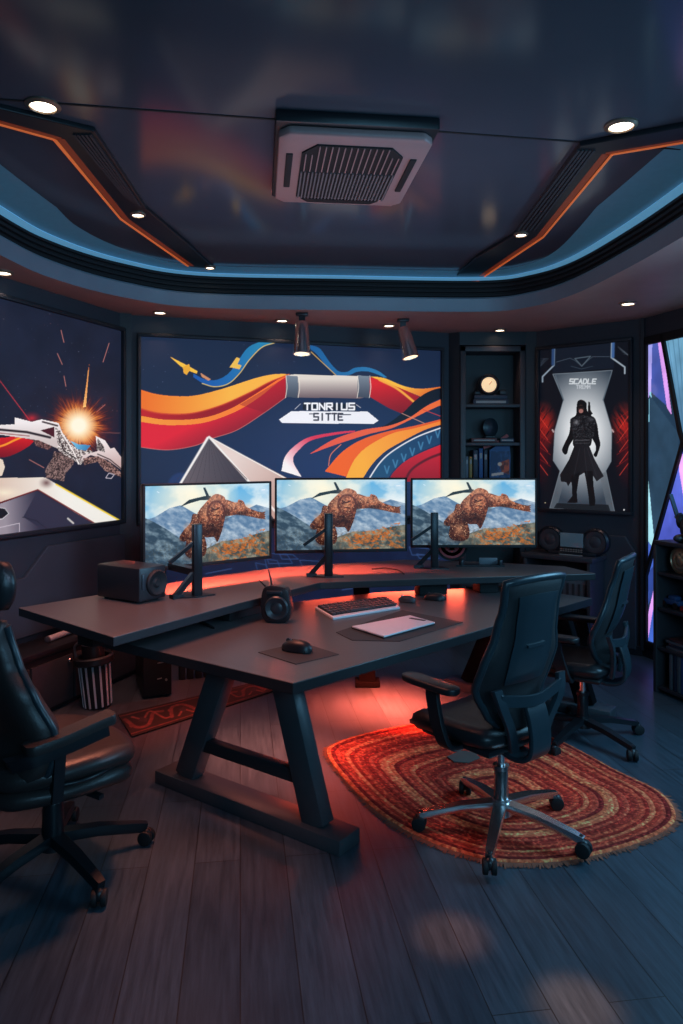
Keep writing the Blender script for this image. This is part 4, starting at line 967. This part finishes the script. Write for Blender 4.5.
MB().lathe([(.06, .006), (.06, .014), (.048, .014), (.048, .006)], Mp).ball((0, 0, .01), (.03, .034, .008), M=Mp).ball((-.02, .03, .01), (.014, .02, .006), M=Mp).ball((.02, .03, .01), (.014, .02, .006), M=Mp).build('relief', mat('pale_bronze', (.5, .36, .22), .3, .7), pl)
tc_ = thing('toy_car', 'small blue and black model car on the second level of the window bookshelf', 'toy car')
Mp = MS @ Matrix.Translation((sx(662), .1, zsh[2]+.001))
MB().box((0, 0, .04), (.17, .07, .04), bev=.014, M=Mp).box((.01, 0, .07), (.08, .06, .035), bev=.015, M=Mp).build('car_body', BLUEM, tc_)
for x in (-.055, .055):
    for y in (-.036, .036): MB().cyl(Mp @ Vector((x, y-.006, .022)), Mp @ Vector((x, y+.006, .022)), .022).build('wheel', MATTE, tc_)
rb = tag(MB().box((0, 0, .018), (.26, .14, .036), bev=.006, M=MS @ Matrix.Translation((sx(662)+.24, .12, zsh[2]+.001))).build('flat_box', REDM), 'flat red box beside the model car on the window bookshelf', 'box')
hp = thing('headphones', 'dark headphones lying on the second level of the window bookshelf', 'headphones')
Mp = MS @ Matrix.Translation((sx(662)+.25, .12, zsh[2]+.072))
MB().tube([Mp @ Vector((.08*math.cos(a), 0, .02+.09*math.sin(a))) for a in np.linspace(0, math.pi, 14)], .009).build('headband', GREYB, hp)
for s in (-1, 1): MB().cyl(Mp @ Vector((s*.07, 0, .03)), Mp @ Vector((s*.1, 0, .03)), .035, bev=.006).build('ear_cup', BLACK, hp)
for k, (dx, w, dz, m_) in enumerate(((0, .25, 0, GREYB), (.01, .23, .02, NAVYM), (-.01, .24, .04, GREYB), (.0, .2, .06, BROWNM))):
    o = MB().box((0, 0, .009), (w, .17, .018), bev=.003, M=MS @ Matrix.Translation((sx(676)+dx, .11, zsh[1]+.001+dz))).build('magazine', m_)
    tag(o, ['grey magazine at the bottom of the pile on the window bookshelf', 'navy magazine second from the bottom of the pile', 'grey magazine third from the bottom of the pile', 'maroon magazine on top of the pile on the window bookshelf'][k], 'magazine', 'magazines piled on the window bookshelf')
for k, (px, w, h, m_, l) in enumerate(((667.5, .028, .26, GREYB, 'pale grey upright book, first on the bottom level of the window bookshelf'), (671.5, .03, .25, NAVYM, 'navy upright book second on the bottom level of the window bookshelf'), (675.5, .03, .26, GREYB, 'grey upright book third on the bottom level of the window bookshelf'), (679.5, .035, .25, BLUEM, 'blue upright book fourth on the bottom level of the window bookshelf'))):
    o = MB().box((0, 0, h/2), (w, .17, h), bev=.003, M=MS @ Matrix.Translation((sx(px), .11, zsh[0]+.001))).build('book', m_); tag(o, l, 'book', 'books on the bottom level of the window bookshelf')
# figurine on top
fx = sx(679)
fgm = mat('dark_resin', (.03, .03, .035), .5)
fi = thing('figurine', 'dark seated animal figurine holding a blade on top of the window bookshelf', 'figurine')
Mp = MS @ Matrix.Translation((fx, .1, st))
MB().ball((0, 0, .1), (.07, .07, .1), M=Mp).ball((0, 0, .24), (.05, .05, .055), M=Mp).ball((-.035, 0, .285), .018, M=Mp).ball((.035, 0, .285), .018, M=Mp).ball((-.05, -.04, .03), (.04, .055, .03), M=Mp).ball((.05, -.04, .03), (.04, .055, .03), M=Mp).ball((-.075, -.02, .15), (.03, .03, .055), M=Mp).ball((.075, -.02, .15), (.03, .03, .055), M=Mp).build('body', fgm, fi)
MB().bar(Mp @ Vector((-.085, -.03, .16)), Mp @ Vector((-.16, -.03, .33)), .03, .012).bar(Mp @ Vector((-.11, -.03, .17)), Mp @ Vector((-.06, -.03, .2)), .02, .015).build('blade', mat('dull_steel_blue', (.08, .13, .18), .35, .5), fi)

# ================================================================== LEFT SIDE FURNITURE AND UNDER THE DESK
lc0, lc1 = on_line(-60, E, A), on_line(112, E, A); ldp = .26
lc = thing('low_sideboard', 'low black sideboard with doors along the left wall', 'sideboard')
def LBx(c, s, name, m, par, bev=.004): return MB().box(c, s, bev=bev, M=ML).build(name, m, par)
LBx(((lc0+lc1)/2, -ldp/2-.025, .2), (lc1-lc0, ldp, .37), 'carcass', MATTE, lc)
LBx(((lc0+lc1)/2, -ldp/2-.035, .405), (lc1-lc0+.02, ldp+.02, .04), 'top_panel', BLACK, lc)
nd_ = 4; dw = (lc1-lc0)/nd_
for k in range(nd_):
    d_ = LBx((lc0+dw*(k+.5), -ldp-.032, .19), (dw-.02, .018, .3), 'door', SHELF, lc)
    Mk = ML @ Matrix.Translation((lc0+dw*(k+.85), -ldp-.045, .31)) @ Matrix.Rotation(math.pi/2, 4, 'X')
    kn = MB().lathe([(0, -.005), (.008, -.005), (.014, .012), (.01, .018), (0, .018)], Mk).build('knob', CHROME, d_)
LBx(((lc0+lc1)/2, -ldp/2-.02, .012), (lc1-lc0-.06, ldp-.05, .024), 'plinth', MATTE, lc)
a_, c_ = on_line(28, E, A), on_line(66, E, A)
rd_ = thing('white_tube', 'short white tube lying on the low sideboard', 'tube')
p0, p1 = ML @ Vector((a_, -.17, .447)), ML @ Vector((c_, -.14, .447))
MB().cyl(p0, p1, .02, bev=.003).build('tube_body', WHITE, rd_)
MB().cyl(p0+(p0-p1).normalized()*.012, p0, .022, bev=.003).build('end_cap', GREYB, rd_)
# pleated bin
bnp = thing('pleated_bin', 'black waste bin with white vertical stripes, beside the low sideboard', 'bin', (*G(98, 706).xy, 0), 0)
Mt = Matrix.Rotation(math.radians(-5), 4, 'Y')
MB().lathe([(.085, .0), (.09, .01), (.1, .3), (.085, .3), (.08, .02), (0, .015)], Mt).build('bin_body', MATTE, bnp)
b = MB()
for k in range(14):
    a = 2*math.pi*k/14; b.bar(Mt @ Vector((.09*math.cos(a), .09*math.sin(a), .012)), Mt @ Vector((.102*math.cos(a), .102*math.sin(a), .3)), .012, .008, up=(math.cos(a), math.sin(a), 0))
b.build('stripe', mat('grey_white_stripe', (.5, .47, .5), .5), bnp)
MB().lathe([(.118, .29), (.13, .3), (.13, .335), (.118, .345), (.1, .34), (.1, .3)], Mt).build('rim', BLACK, bnp)
MB().lathe([(.07, .3), (.075, .42), (.06, .44), (0, .44)], Mt).build('inner_canister', BLACK, bnp)
MB().tube(cat([tuple(Mt @ Vector(p)) for p in ((-.12, 0, .33), (-.11, -.02, .42), (-.03, -.04, .45), (.0, -.05, .40))], 8), .008).build('handle', GREYB, bnp)
# computer tower
tw = thing('computer_tower', 'black computer tower on the floor under the left wing of the desk', 'computer', (*G(157, 697).xy, 0), math.radians(22))
MB().box((0, .2, .19), (.2, .42, .36), bev=.008).build('case', BLACK, tw)
MB().box((0, -.014, .19), (.19, .012, .34), bev=.004).build('front_panel', MATTE, tw)
b = MB().bar((.0, -.022, .24), (.06, -.022, .245), .003, .006).bar((.0, -.022, .13), (.03, -.022, .135), .003, .006).build('drive_slot', TEXTM, tw)
MB().cyl((.06, -.02, .12), (.06, -.026, .12), .008).build('power_button', TEXTM, tw)
for x in (-.07, .07): MB().box((x, .2, .006), (.03, .36, .012)).build('foot', MATTE, tw, smooth=False)
for k in range(4):
    px = 180+k*8.4; g = G(px, 680.5-k*.8)
    t = thing('power_adapter', ['upright black power adapter nearest the computer tower', 'second upright black power adapter from the computer tower', 'third upright black power adapter from the computer tower', 'upright black power adapter furthest from the computer tower'][k], 'power adapter', (g.x, g.y+.06, 0), math.radians(15), 'power adapters on the floor under the desk')
    MB().box((0, 0, .1), (.048, .1, .2), bev=.006).build('housing', BLACK, t)
    MB().box((0, -.051, .16), (.012, .004, .04)).build('indicator', REDM if k == 0 else GREYB, t, smooth=False)

# runner rug
rq = [G(118, 716), G(269, 680), G(274, 692), G(132, 738)]
def paint_runner(X, Y):      # X 0..6 along, Y 0..1 across
    c = Canvas(X, Y, (12, 11, 14)); RC = (92, 50, 48)
    for y in (.1, .9): c.line([(-.1, y), (6.1, y)], .04, RC)
    for k in range(6):
        o = k*1.0; f = 1 if k % 2 else -1; y = lambda v: .5+f*(v-.5)
        c.line([(o+x, y(v)) for x, v in cat([(.08, .72), (.2, .3), (.45, .24), (.6, .42), (.75, .7), (.95, .66)], 8)], .1, RC, soft=.03)
        c.line([(o+x, y(v)) for x, v in cat([(.25, .75), (.45, .55), (.7, .8), (.9, .35), (1.05, .3)], 8)], .06, (112, 66, 60), soft=.03)
        c.poly([(o+.32, y(.5)), (o+.48, y(.38)), (o+.55, y(.52)), (o+.42, y(.66))], (40, 34, 42)); c.ell((o+.12, y(.4)), (.05, .08), RC)
    n = fbm(X*14, Y*14, 2, 3); c.C *= (.75+.5*n)[..., None]
    return c.C
def runner():
    t = thing('runner_rug', 'narrow black runner rug with reddish scroll pattern, on the floor behind the left desk leg', 'rug')
    MB().prism([(p.x, p.y) for p in rq], .001, .008, bev=.002).build('backing', MATTE, t, smooth=False)
    nx, nz = 260, 44
    I, J = np.meshgrid(np.linspace(0, 1, nx+1), np.linspace(0, 1, nz+1))
    o = picture('pile', (0, 0, 0), (1, 0, 0), (0, 1, 0), nx, nz, paint_runner, paintmat('runner_pile', 0.0, 1, .9), t, coords=lambda I, J: (I*4, 1-J))
    q = [np.array(p) for p in rq]
    co = (q[3]*((1-I)*(1-J))[..., None]+q[2]*(I*(1-J))[..., None]+q[1]*(I*J)[..., None]+q[0]*((1-I)*J)[..., None]); co[..., 2] = .0095
    o.data.vertices.foreach_set('co', co.reshape(-1).astype(np.float32)); o.data.update()
runner()

# oval braided rug
rm = bpy.data.materials.new('red_braided_wool'); rm.use_nodes = True
nt = rm.node_tree; bs = nt.nodes['Principled BSDF']; lk = nt.links.new
at_ = nt.nodes.new('ShaderNodeAttribute'); at_.attribute_name = 'picture'; lk(at_.outputs['Color'], bs.inputs['Base Color'])
bs.inputs['Roughness'].default_value = .95; bs.inputs['Specular IOR Level'].default_value = .1
tc = nt.nodes.new('ShaderNodeTexCoord'); nz = nt.nodes.new('ShaderNodeTexNoise'); nz.inputs['Scale'].default_value = 140; lk(tc.outputs['Object'], nz.inputs['Vector'])
bp = nt.nodes.new('ShaderNodeBump'); bp.inputs['Strength'].default_value = .7; bp.inputs['Distance'].default_value = .006; lk(nz.outputs['Fac'], bp.inputs['Height']); lk(bp.outputs['Normal'], bs.inputs['Normal'])
def rug():
    kx = lambda x, y: (320+x/1.8816, 710+y/1.8833)
    out = [(14, 90), (24, 68), (90, 46), (200, 26), (320, 26), (440, 56), (560, 118), (640, 158), (670, 196), (658, 226), (590, 258), (480, 286), (380, 293), (300, 284), (200, 250), (120, 205), (60, 150)]
    P = cat([tuple(G(*kx(x, y)).xy) for x, y in out], 46, True); P = np.array(P)
    c0 = np.array(G(*kx(350, 165)).xy)
    nr, na = 190, len(P)
    r = np.linspace(0.004, 1, nr+1)[:, None]; ang = np.arange(na)[None]
    # inner rings relax towards an oval
    co = np.zeros((nr+1, na, 3)); co[..., :2] = c0+(P[None]-c0)*r[..., None]
    bands = 34; ph = r*bands; rid = np.abs(np.sin(np.pi*ph))**.3
    edge = np.clip((1-r)*40, 0, 1)**.5
    co[..., 2] = .006+.012*edge*(.55+.45*rid)+0*ang
    tw = np.sin(ang*2*np.pi/na*np.floor(110*np.maximum(np.floor(ph)/bands, .1))+(ph % 1)*3+np.floor(ph)*2.1)
    n = fbm(co[..., 0]*85, co[..., 1]*85, 3, 7); n2 = fbm(co[..., 0]*7+3, co[..., 1]*7, 3, 17)
    pal = np.array([(112, 40, 34), (138, 54, 42), (106, 34, 30), (152, 76, 56), (124, 44, 36), (132, 52, 42), (84, 28, 28), (148, 72, 52), (160, 88, 64), (150, 72, 54), (110, 36, 32), (134, 54, 44), (104, 34, 30)])*np.array((1.6, 1.5, 1.4))/255.
    bi = np.floor(ph+.12*(n2-.5)*2).astype(int) % len(pal)
    C = pal[bi][..., :]*(.8+.2*rid)[..., None]*(.62+.8*n)[..., None]*((1+.06*tw)*(.86+.28*n2))[..., None]
    if C.shape[1] != na: C = np.repeat(C, na, 1)
    C = np.where((n[..., None] > .68), C*np.array((1.25, 1.3, 1.2)), C)
    C = np.clip(C, 0, 1); lin = ((C+.055)/1.055)**2.4
    idx = np.arange((nr+1)*na).reshape(nr+1, na); nxt = np.roll(idx, -1, 1)
    q = np.stack([idx[:-1], idx[1:], nxt[1:], nxt[:-1]], -1).reshape(-1, 4)
    me = bpy.data.meshes.new('braided_rug'); me.from_pydata(co.reshape(-1, 3).tolist(), [], q.tolist()); me.update()
    a = me.color_attributes.new('picture', 'FLOAT_COLOR', 'POINT'); a.data.foreach_set('color', np.concatenate([lin.reshape(-1, 3), np.ones((lin.size//3, 1))], 1).reshape(-1).astype(np.float32))
    me.materials.append(rm); me.shade_smooth()
    o = bpy.data.objects.new('braided_rug', me); COL.objects.link(o)
    tag(o, 'rounded red and orange braided rug under the chrome-legged chair', 'rug')
    b = MB(); m = len(P)
    for k in range(0, int(m*1.4)):
        f = k/1.4; i = int(f) % m; p = P[i]*(1-f % 1)+P[(i+1) % m]*(f % 1); d = (p-c0)/np.linalg.norm(p-c0); d = d+np.array((rng.normal(0, .25), rng.normal(0, .25)))
        L = rng.uniform(.018, .034); s_ = p-d*.01
        b.bm.verts.ensure_lookup_table() if False else None
        w = np.array((-d[1], d[0]))*.0035
        v = [b.bm.verts.new((*(s_+w), .012)), b.bm.verts.new((*(s_-w), .012)), b.bm.verts.new((*(s_+d*L-w*.6), .003)), b.bm.verts.new((*(s_+d*L+w*.6), .003))]
        b.bm.faces.new(v)
    fr = b.build('fringe', mat('rust_wool_fringe', (.33, .1, .06), .95, var=.3), o, smooth=False); fr['kind'] = 'stuff'
    # pale scrap on the rug
    g = [G(x, y, .02) for x, y in ((447, 757), (460, 751), (474, 752), (480, 758), (468, 763), (454, 762))]
    tag(MB().prism([(p.x, p.y) for p in g], .019, .023).build('cloth_scrap', mat('grey_green_cloth', (.1, .11, .1), .8), smooth=False), 'small grey scrap of cloth lying on the braided rug', 'cloth')
rug()

# ================================================================== CHAIRS
def star_base(t, angs, r, zb, m, hub_m=None, thick=.03):
    b = MB(); b.cyl((0, 0, zb+.03), (0, 0, zb+.1), .05, .038)
    for a in angs:
        d = Vector((math.cos(a), math.sin(a), 0)); s = Vector((-d.y, d.x, 0))
        b.strap([d*.02+Vector((0, 0, zb+.075)), d*(r*.5)+Vector((0, 0, zb+.06)), d*(r*.93)+Vector((0, 0, zb+.03)), d*(r*1.03)+Vector((0, 0, zb+.02))], [.06, .05, .038, .03], thick, s)
    b.build('star_base', m, t, ang=50)
    for a in angs:
        d = Vector((math.cos(a), math.sin(a), 0)); s = Vector((-d.y, d.x, 0)); c = d*r
        a2 = a+random.uniform(-.8, .8); ax = Vector((-math.sin(a2), math.cos(a2), 0)); w0 = c+Vector((math.cos(a2)*.012, math.sin(a2)*.012, .031))
        cs = MB()
        cs.cyl(w0-ax*.028, w0-ax*.006, .031, bev=.005).cyl(w0+ax*.006, w0+ax*.028, .031, bev=.005)
        o = cs.build('caster', MATTE, t)
        MB().cyl(c+Vector((0, 0, .045)), c+Vector((0, 0, zb+.04)), .011).ball(w0+Vector((0, 0, .012)), (.024, .024, .026), seg=12).build('fork', BLACK, o)
def task_chair(label, loc, rz, angs, base_m, col_m, off=(0, 0), lean=.08):
    t = thing('office_chair', label, 'office chair', loc, rz, 'office chairs with curved mesh backs')
    angs = [math.radians(a)-rz for a in angs]
    star_base(t, angs, .35, .045, base_m)
    MB().cyl((0, 0, .1), (0, 0, .27), .034, .03, bev=.003).cyl((0, 0, .27), (0, 0, .29), .036).build('gas_lift_sleeve', col_m, t)
    MB().cyl((0, 0, .28), (0, 0, .38), .018).build('gas_lift', CHROME, t)
    n_low = len(t.children)
    MB().box((0, -.02, .385), (.16, .24, .05), bev=.012).bar((.07, .05, .375), (.2, .08, .36), .02, .014).build('tilt_mechanism', BLACK, t)
    def seat(u, v):
        x = (u-.5)*2; y = (v-.5)*2; k = (1-.12*abs(y)**4); xx = x*.255*k; yy = y*.25*(1-.1*abs(x)**4)+.02
        return (xx, yy, .455+.018*abs(x)**2.5-.045*max(0, y-.35)**2*2+.01*max(0, -y))
    MB().shell(seat, 18, 18, lambda u, v: .085).build('seat', LEATHER, t, ang=60)
    MB().box((0, .0, .412), (.4, .4, .03), bev=.012).build('seat_pan', BLACK, t)
    W = [(0, .11), (.12, .18), (.3, .24), (.45, .235), (.65, .195), (.85, .178), (1, .19)]
    def wid(v):
        for (a, wa), (b_, wb) in zip(W, W[1:]):
            if v <= b_: f = (v-a)/(b_-a); f = f*f*(3-2*f); return wa+(wb-wa)*f
        return W[-1][1]
    def yc(v): return -.245+.05*math.exp(-((v-.22)/.2)**2)-lean*v**2+.02*v
    def back(u, v):
        x = (u-.5)*2; w = wid(v)
        return (x*w, yc(v)+.05*x*x*(1-.5*v), .50+.645*v-.012*x*x*(1 if v > .8 else 0))
    MB().shell(back, 20, 28, .03).build('backrest', FABRIC, t, ang=60)
    def rimpts():
        L = [back(0.0, v) for v in np.linspace(.02, 1, 16)]; T = [back(u, 1) for u in np.linspace(0, 1, 9)[1:-1]]; R = [back(1, v) for v in np.linspace(1, .02, 16)]
        return L+T+R
    MB().tube(rimpts(), .017, 10).build('back_frame', TEALBLK, t, ang=60)
    def inset(u, v):
        x = (u-.5)*2; vv = .3+.6*v; p = back(.5+x*.36*(.72+.28*v), vv); return (p[0], p[1]-.024, p[2])
    MB().shell(inset, 10, 14, .012).build('back_panel', TEALBLK, t, ang=60)
    MB().bar((-.06, yc(.56)-.03, .86), (.06, yc(.56)-.03, .86), .012, .012).build('panel_seam', TEALBLK, t)
    # spine strap from under the seat to the back
    MB().strap(cat([(0, -.12, .385), (0, -.22, .37), (0, -.29, .40), (0, -.305, .47), (0, -.29, .56), (0, -.262, .63)], 6), .13, .022, (1, 0, 0)).build('spine_bracket', TEALBLK, t, ang=50)
    for s in (-1, 1):
        MB().strap(cat([(s*.09, -.24, .42), (s*.13, -.255, .52), (s*.19, -.265, .62), (s*.215, -.25, .70)], 6), [.05]*19, .022, (1, 0, 0)).build('back_strut', TEALBLK, t, ang=50)
    MB().strap(cat([(-.2, -.262, .655), (0, -.285, .63), (.2, -.262, .655)], 8), .05, .016, (0, 0, 1)).build('lumbar_bar', TEALBLK, t, ang=50)
    for s in (-1, 1):
        ar = MB().strap(cat([(s*.16, -.02, .405), (s*.27, -.03, .42), (s*.3, -.01, .5), (s*.3, .02, .6), (s*.295, .03, .655)], 6), .07, .022, (0, 1, 0)).build('armrest', BLACK, t, ang=50)
        MB().prism(cat([(-.035, -.15), (.035, -.15), (.045, 0), (.04, .12), (0, .15), (-.04, .12), (-.045, 0)], 5, True), .655, .685, M=Matrix.Translation((s*.29, .06, 0)), bev=.008).build('arm_pad', LEATHER, ar, ang=60)
    low = {'star_base', 'caster', 'gas_lift', 'gas_lift_sleeve'}
    for c in t.children:
        if c.name.split('.')[0] not in low: c.location = (off[0], off[1], 0)
    return t
task_chair('black mesh-back office chair with chrome star base, standing on the braided rug', (.705, 3.18, .016), math.radians(38), (180, 107, 250, 34, 324), CHROME, mat('dark_chrome', (.42, .4, .4), .22, .95), (-.01, .09))
task_chair('black mesh-back office chair with black base, between the rug and the window bookshelf', (1.43, 4.27, 0), math.radians(57), (11, -61, 83, 155, 227), BLACKM, BLACKM, (.03, .06), .1).scale = (1, 1, .955)

LEATHERB = mat('warm_lit_black_leather', (.034, .027, .027), .4, bump=.25, scale=120)  # black leather lightened to brown, warm light put into its colour
def exec_chair():
    rz = math.radians(-47); loc = (-1.17, 2.92, 0)
    t = thing('leather_office_chair', 'black padded leather office chair with headrest, cut off at the left edge', 'office chair', loc, rz)
    star_base(t, [math.radians(a)-rz for a in (-42, 29, 100, 171, 243)], .365, .05, BLACKM, thick=.04)
    MB().cyl((0, 0, .1), (0, 0, .27), .045, .04, bev=.004).build('gas_lift_sleeve', BLACKM, t)
    MB().cyl((0, 0, .26), (0, 0, .36), .022).build('gas_lift', BLACKM, t)
    MB().box((0, 0, .345), (.2, .28, .05), bev=.014).bar((.1, .05, .34), (.23, .1, .33), .025, .016).bar((-.1, .05, .34), (-.23, .1, .33), .025, .016).build('tilt_mechanism', BLACK, t)
    def cush(hz):
        def f(u, v):
            x = (u-.5)*2; y = (v-.5)*2; a = x*math.sqrt(max(0, 1-.42*y*y)); c = y*math.sqrt(max(0, 1-.42*x*x)); return (a*.315, c*.315-.01, hz+.02*abs(x)**3-.035*max(0, y)**3)
        return f
    MB().shell(cush(.475), 20, 20, lambda u, v: .085).build('seat', LEATHERB, t, ang=70)
    MB().shell(lambda u, v: tuple(a*b for a, b in zip(cush(.40)(u, v), (.97, .97, 1))), 20, 20, lambda u, v: .075).build('seat_base', LEATHERB, t, ang=70)
    # piping between the cushions
    MB().tube([tuple(a*b for a, b in zip(cush(.436)(.5+.5*math.cos(q), .5+.5*math.sin(q)), (1., 1., 1))) for q in np.linspace(0, 2*math.pi, 40)[:-1]], .008, 8, True).build('piping', BLACK, t, ang=60)
    W = [(0, .24), (.15, .3), (.35, .31), (.55, .27), (.75, .19), (.9, .17), (1, .17)]
    def wid(v):
        for (a, wa), (b_, wb) in zip(W, W[1:]):
            if v <= b_: f = (v-a)/(b_-a); f = f*f*(3-2*f); return wa+(wb-wa)*f
        return W[-1][1]
    def back(u, v):
        x = (u-.5)*2; return (x*wid(v), -.22+.05*math.exp(-((v-.3)/.2)**2)-.09*v**2+.07*x*x, .44+.62*v)
    MB().shell(back, 22, 26, lambda u, v: .13-.04*v).build('backrest', LEATHERB, t, ang=70)
    MB().tube([back(0, v) for v in np.linspace(.03, .97, 20)], .016, 8).build('back_piping', TEALBLK, t, ang=60)
    MB().tube([back(1, v) for v in np.linspace(.03, .97, 20)], .016, 8).build('back_piping', TEALBLK, t, ang=60)
    def head(u, v):
        x = (u-.5)*2; y = (v-.5)*2; return (x*.22*math.sqrt(max(0, 1-.35*y*y)), -.285+.06*x*x, 1.19+y*.1*math.sqrt(max(0, 1-.35*x*x)))
    MB().shell(head, 16, 14, .09).build('headrest', LEATHER, t, ang=70)
    for s in (-1, 1): MB().cyl((s*.06, -.3, 1.0), (s*.06, -.29, 1.15), .01).build('headrest_post', BLACKM, t)
    MB().strap(cat([(0, -.05, .36), (0, -.27, .36), (0, -.36, .42), (0, -.36, .56)], 6), .12, .03, (1, 0, 0)).build('spine_bracket', BLACK, t, ang=50)
    ar = MB().strap(cat([(.25, -.26, .56), (.31, -.2, .585), (.32, -.08, .605), (.315, .08, .63)], 8), .05, .05, (1, 0, 0)).build('armrest', BLACK, t, ang=50)
    MB().bar((.31, -.1, .6), (.28, -.1, .4), .04, .05).build('arm_post', BLACK, ar)
    MB().strap(cat([(.31, -.22, .622), (.322, -.1, .638), (.315, .03, .658), (.31, .11, .668)], 8), [.05]+[.085]*23+[.06], .035, (1, 0, 0)).build('arm_pad', LEATHERB, ar, ang=60)
    # the far armrest is flipped up against the backrest
    ar = MB().strap(cat([(-.3, -.2, .5), (-.33, -.2, .6), (-.33, -.24, .75), (-.32, -.3, .9)], 8), .05, .05, (1, 0, 0)).build('armrest', BLACK, t, ang=50)
    MB().strap(cat([(-.33, -.16, .62), (-.335, -.2, .76), (-.33, -.26, .92)], 8), .085, .035, (1, 0, 0)).build('arm_pad', LEATHERB, ar, ang=60)
    return t
exec_chair()

# ================================================================== LIGHTS
def area(name, loc, tgt, sx, sy, en, col, spread=math.pi):
    l = bpy.data.lights.new(name, 'AREA'); l.shape = 'RECTANGLE'; l.size = sx; l.size_y = sy; l.energy = en; l.color = col; l.spread = spread
    o = bpy.data.objects.new(name, l); COL.objects.link(o); o.location = loc
    o.rotation_euler = (Vector(tgt)-Vector(loc)).to_track_quat('-Z', 'Y').to_euler(); return o
def spotl(name, loc, tgt, en, col, ang, blend=.5, r=.04):
    l = bpy.data.lights.new(name, 'SPOT'); l.energy = en; l.color = col; l.spot_size = ang; l.spot_blend = blend; l.shadow_soft_size = r
    o = bpy.data.objects.new(name, l); COL.objects.link(o); o.location = loc
    o.rotation_euler = (Vector(tgt)-Vector(loc)).to_track_quat('-Z', 'Y').to_euler(); return o
def point(name, loc, en, col, r=.1):
    l = bpy.data.lights.new(name, 'POINT'); l.energy = en; l.color = col; l.shadow_soft_size = r
    o = bpy.data.objects.new(name, l); COL.objects.link(o); o.location = loc; return o
BL = (.24, .62, .95); RD = (1, .1, .05); WR = (1, .42, .3)
area('cool_room_fill', (1.6, -1.1, 2.3), (.3, 5, 1.0), 2.4, 1.6, 40, BL, 2.2)  # unseen area lamp added behind the camera for cool ambient light
area('cool_window_light', (2.9, 3.4, 2.0), (.6, 3.0, .2), 1.4, 1.2, 56, BL)
area('warm_overhead_light', (-.9, 3.9, 2.95), (-.9, 3.9, 0), 1.0, 1.2, 17, (1, .3, .2), 1.5)
area('cool_wall_fill', (1.2, 1.2, 2.7), (-2.2, 4.6, 1.2), .8, .6, 6, (.45, .65, 1), .7)  # unseen lamp added to turn the left wall cooler
spotl('warm_chair_fill', (-.55, 3.5, 2.9), (-1.05, 2.9, .6), 170, (1, .3, .16), math.radians(22), .8, .15)  # unseen spot added to warm the top of the left chair
area('red_shelf_light', (-.15, 5.45, 1.3), (-.15, 5.15, .85), .9, .12, 24, RD, 1.9)
area('red_shelf_light', (-.95, 5.05, 1.3), (-.72, 4.6, .85), .7, .12, 24, RD, 1.5)
area('red_underdesk_light', (.28, 4.78, .66), (.3, 4.86, 0), .45, .3, 55, RD, 1.4)
area('red_underdesk_light', (.3, 5.35, .79), (.2, 4.9, .6), 1.2, .12, 5, RD, 2.0)
area('warm_underdesk_light', (-.45, 4.1, .66), (-.45, 4.1, 0), .6, .5, 7, (1, .26, .17), 1.9)
area('cool_ceiling_fill', (.0, 3.6, 2.0), (0, 4.2, 3.1), 1.6, .8, 7, (.75, .75, 1))  # unseen lamp added in mid-air to brighten the ceiling
for p in DLP[6:]:
    spotl('downlight_beam', (p.x, p.y, ZS-.03), (p.x, p.y, 0), 3.5 if p.x < 1.8 else 12, (1, .6, .5), math.radians(110), .8)
spotl('mural_beam', G(302, 313, ZS)+Vector((0, -.03, -.36)), (-.2, 6.2, 1.6), 8, (1, .85, .7), math.radians(80), .8)
spotl('added_floor_spot', (-.9, 2.6, 3.0), G(165, 800), 70, (1, .3, .2), math.radians(13), .9)  # this and the next three: unseen spots added for warm floor patches
spotl('added_floor_spot', (.4, 2.5, 3.1), G(450, 935), 420, (1, .32, .17), math.radians(6), .9)
spotl('added_floor_spot', (.72, 2.2, 3.1), G(578, 1005), 520, (1, .4, .2), math.radians(6), .9)
spotl('added_floor_spot', (-.5, 2.4, 3.05), G(250, 855), 110, (1, .3, .2), math.radians(15), .9)
w = bpy.data.worlds.new('dim_night'); SC.world = w; w.use_nodes = True
w.node_tree.nodes['Background'].inputs['Color'].default_value = (.01, .02, .04, 1); w.node_tree.nodes['Background'].inputs['Strength'].default_value = .4
